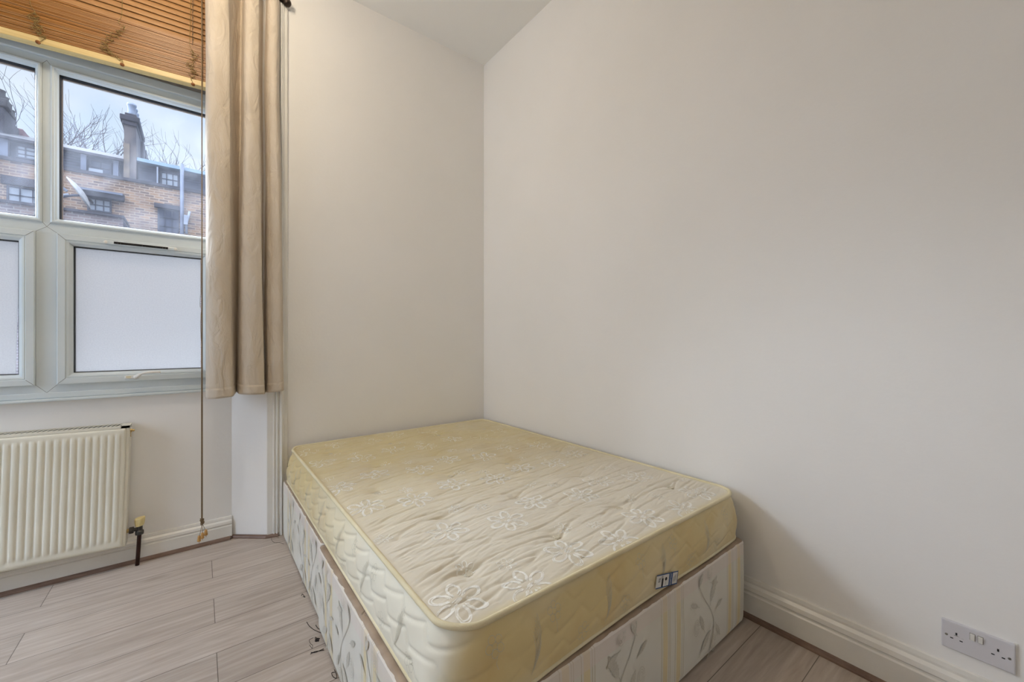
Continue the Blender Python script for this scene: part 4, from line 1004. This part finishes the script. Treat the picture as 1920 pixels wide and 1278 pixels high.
housewin(-.93, -.47, 3.6, 4.84, 3, 5, 'darkpane'); MB().box(-1.0, -.40, D - .08, D + .02, 4.84, 4.96).build('brick_arch', M['sootbrick'], hs)
housewin(-3.52, -3.05, 5.56, 5.88, 3, 3, 'blindpane', y=D + .08); housewin(-2.28, -1.86, 5.50, 5.86, 2, 2, 'darkpane', y=D + .08)
MB().box(-2.12 - .16, -2.02, D + .02, D + .045, 5.53, 5.62).build('pale_sill_pane', M['blindpane'], hs)
MB().box(-1.82, -1.72, D - .02, D + .1, 5.50, 5.93).build('dormer_pilaster', M['lead'], hs); MB().box(-2.42, -2.32, D - .02, D + .1, 5.50, 5.93).build('dormer_pilaster', M['lead'], hs)
MB().box(-3.75, -3.62, D - .02, D + .1, 5.50, 5.93).build('dormer_pilaster', M['lead'], hs)
housewin(-.88, -.47, 5.52, 5.92, 3, 2, 'blindpane', y=D + .12)
MB().box(-.95, -.92, D - .02, D + .15, 5.50, 5.98).build('dormer_pilaster', M['framepaint'], hs)
MB().tube([(-.40, D - .08, 6.18), (-.40, D - .08, 3.0)], .045, 10).build('soil_pipe', M['lead'], hs, smooth=True)
MB().tube([(-.23, D - .08, 4.85), (-.30, D - .08, 4.5), (-.30, D - .08, 4.2)], .03, 8).build('waste_pipe', M['framepaint'], hs, smooth=True)
MB().box(-.36, -.27, D - .14, D, 4.45, 4.72).build('pipe_box', M['framepaint'], hs)
off(hs)
ex = thing('brick_extension', 'low pinkish brick extension with dark coping in front of the terrace', 'building', (-3.5, D - 1, -1))
mb = MB(); mb.box(-8, -1.52, D - 1.0, D - .001, -1, 4.20); mb.build('brick_wall', M['brick2'], ex)
mb = MB(); mb.box(-8.0, -1.50, D - 1.06, D - .001, 4.20, 4.26); mb.build('coping', M['sootbrick'], ex)
mb = MB(); mb.add([(-1.52, D - 1, 4.2), (-1.52, D - 1, 3.4), (-1.2, D - 1, 3.4), (-1.52, D - .01, 4.2), (-1.52, D - .01, 3.4), (-1.2, D - .01, 3.4)], [(0, 1, 2), (3, 5, 4), (0, 3, 4, 1), (1, 4, 5, 2), (2, 5, 3, 0)]); mb.build('buttress', M['sootbrick'], ex)
off(ex)
# satellite dish seen edge-on
dc = at(150, 362, D - .6)
sd = thing('satellite_dish', 'white satellite dish seen edge-on against the brick terrace', 'satellite dish', tuple(dc))
mb = MB(); vs = []; n = 28; ax = Vector((-.86, -.03, -.49)).normalized(); U = Vector((.46, .1, -.88)); U = (U - ax * U.dot(ax)).normalized(); Vv = ax.cross(U)
for j, rr in enumerate((0.02, .12, .22, .30, .36, .40)):
    dep = .10 * (rr / .4) ** 2
    for k in range(n): a = 2 * PI * k / n; vs.append(ax * (dep - .08) + (U * math.cos(a) + Vv * math.sin(a)) * rr)
mb.add(vs, [(j * n + k, j * n + (k + 1) % n, (j + 1) * n + (k + 1) % n, (j + 1) * n + k) for j in range(5) for k in range(n)] + [tuple(range(n))])
o = mb.build('dish', M['dish'], sd, smooth=True); s2 = o.modifiers.new('t', 'SOLIDIFY'); s2.thickness = .02
MB().tube([(.02, 0, -.05), (-.12, -.06, -.10), (-.34, -.1, -.20)], .028, 8).build('feed_arm', M['lead'], sd)
MB().tube([(-.36, -.1, .10), (-.20, -.08, -.02)], .034, 10).build('receiver', M['framepaint'], sd); MB().tube([(-.26, -.1, -.14), (-.17, -.09, -.10)], .036, 10).build('receiver', M['framepaint'], sd)
MB().tube([(.04, 0, -.02), (.12, .35, -.05), (.12, .61, -.05)], .03, 8).build('wall_bracket', M['iron'], sd)
# neighbouring chimney at the far left
nb = thing('chimney_stack', 'broad stepped chimney with clay pots beyond the left end of the roof', 'chimney', (-5.0, D + 2.2, 5.5))
def nbx(px0, px1, y0, y1, z0, z1, nm, mt_): MB().box(px0, px1, y0, y1, z0, z1).build(nm, mt_, nb, bevel=.03)
nbx(-4.7, -3.90, D + .9, D + 1.7, 5.9, 7.02, 'stack', M['sootbrick'])
nbx(-4.74, -3.84, D + .86, D + 1.2, 7.02, 7.24, 'stack_cap', M['rooftile'])
nbx(-4.74, -3.88, D + 1.25, D + 1.6, 7.0, 7.16, 'stack_cap', M['rooftile'])
nbx(-4.6, -3.93, D + 1.7, D + 2.1, 5.9, 6.95, 'stack_shoulder', M['sootbrick'])
nbx(-4.5, -3.86, D + 2.1, D + 2.9, 5.9, 6.98, 'stack_side', M['redbrick'])
for k in range(4):
    MB().lathe([(.10, 0), (.11, .06), (.09, .1), (.088, .20), (.10, .24), (.06, .24)], (-3.99, D + 1.0 + .22 * k, 7.22 - .07 * k), 'z', 12).build('chimney_pot', M['rooftile'], nb, smooth=True)
off(nb)

# bare winter trees behind the roofs
def tree(base, h, seed, label, spread=.55, depth=6):
    rs = random.Random(seed); mb = MB()
    def grow(p, d, L, r, k):
        m = 4; P = [p]; q = p.copy(); dd = d.copy()
        for i in range(m):
            dd = (dd + Vector((rs.uniform(-1, 1), rs.uniform(-1, 1), rs.uniform(-.4, .8))) * .17).normalized(); q = q + dd * L / m; P.append(q.copy())
        mb.tube(P, [r * (1 - .4 * i / m) for i in range(m + 1)], 5 if k < 3 else 4 if k < 5 else 3, caps=False)
        if k >= depth: return
        for c in range(3 if k else 4):
            s0 = P[rs.randint(2, m)] if c else P[-1]
            ax_ = Vector((rs.uniform(-1, 1), rs.uniform(-1, 1), rs.uniform(-.3, .5))).normalized()
            grow(s0.copy(), (dd + ax_ * spread * 1.25).normalized(), L * rs.uniform(.62, .82), r * .58, k + 1)
    grow(Vector((0, 0, 0)), Vector((0, 0, 1)), h * .38, h * .016, 0)
    o = mb.build('bare_tree', M['bark'], smooth=True, fixn=False); o.location = base; tag(o, label, 'tree', 'bare winter trees behind the terrace')
tree((-4.6, 24, -1), 9.6, 2, 'bare winter tree rising left of the chimney', .6)
tree((-2.9, 23.5, -1), 9.6, 5, 'bare winter tree with dense twigs just left of the chimney')
tree((-1.15, 23, -1), 9.6, 8, 'dark bare tree crowded behind the right side of the chimney', .5)
tree((.6, 25, -1), 10.2, 11, 'pale thin bare tree above the blue roof near the curtain', .6)
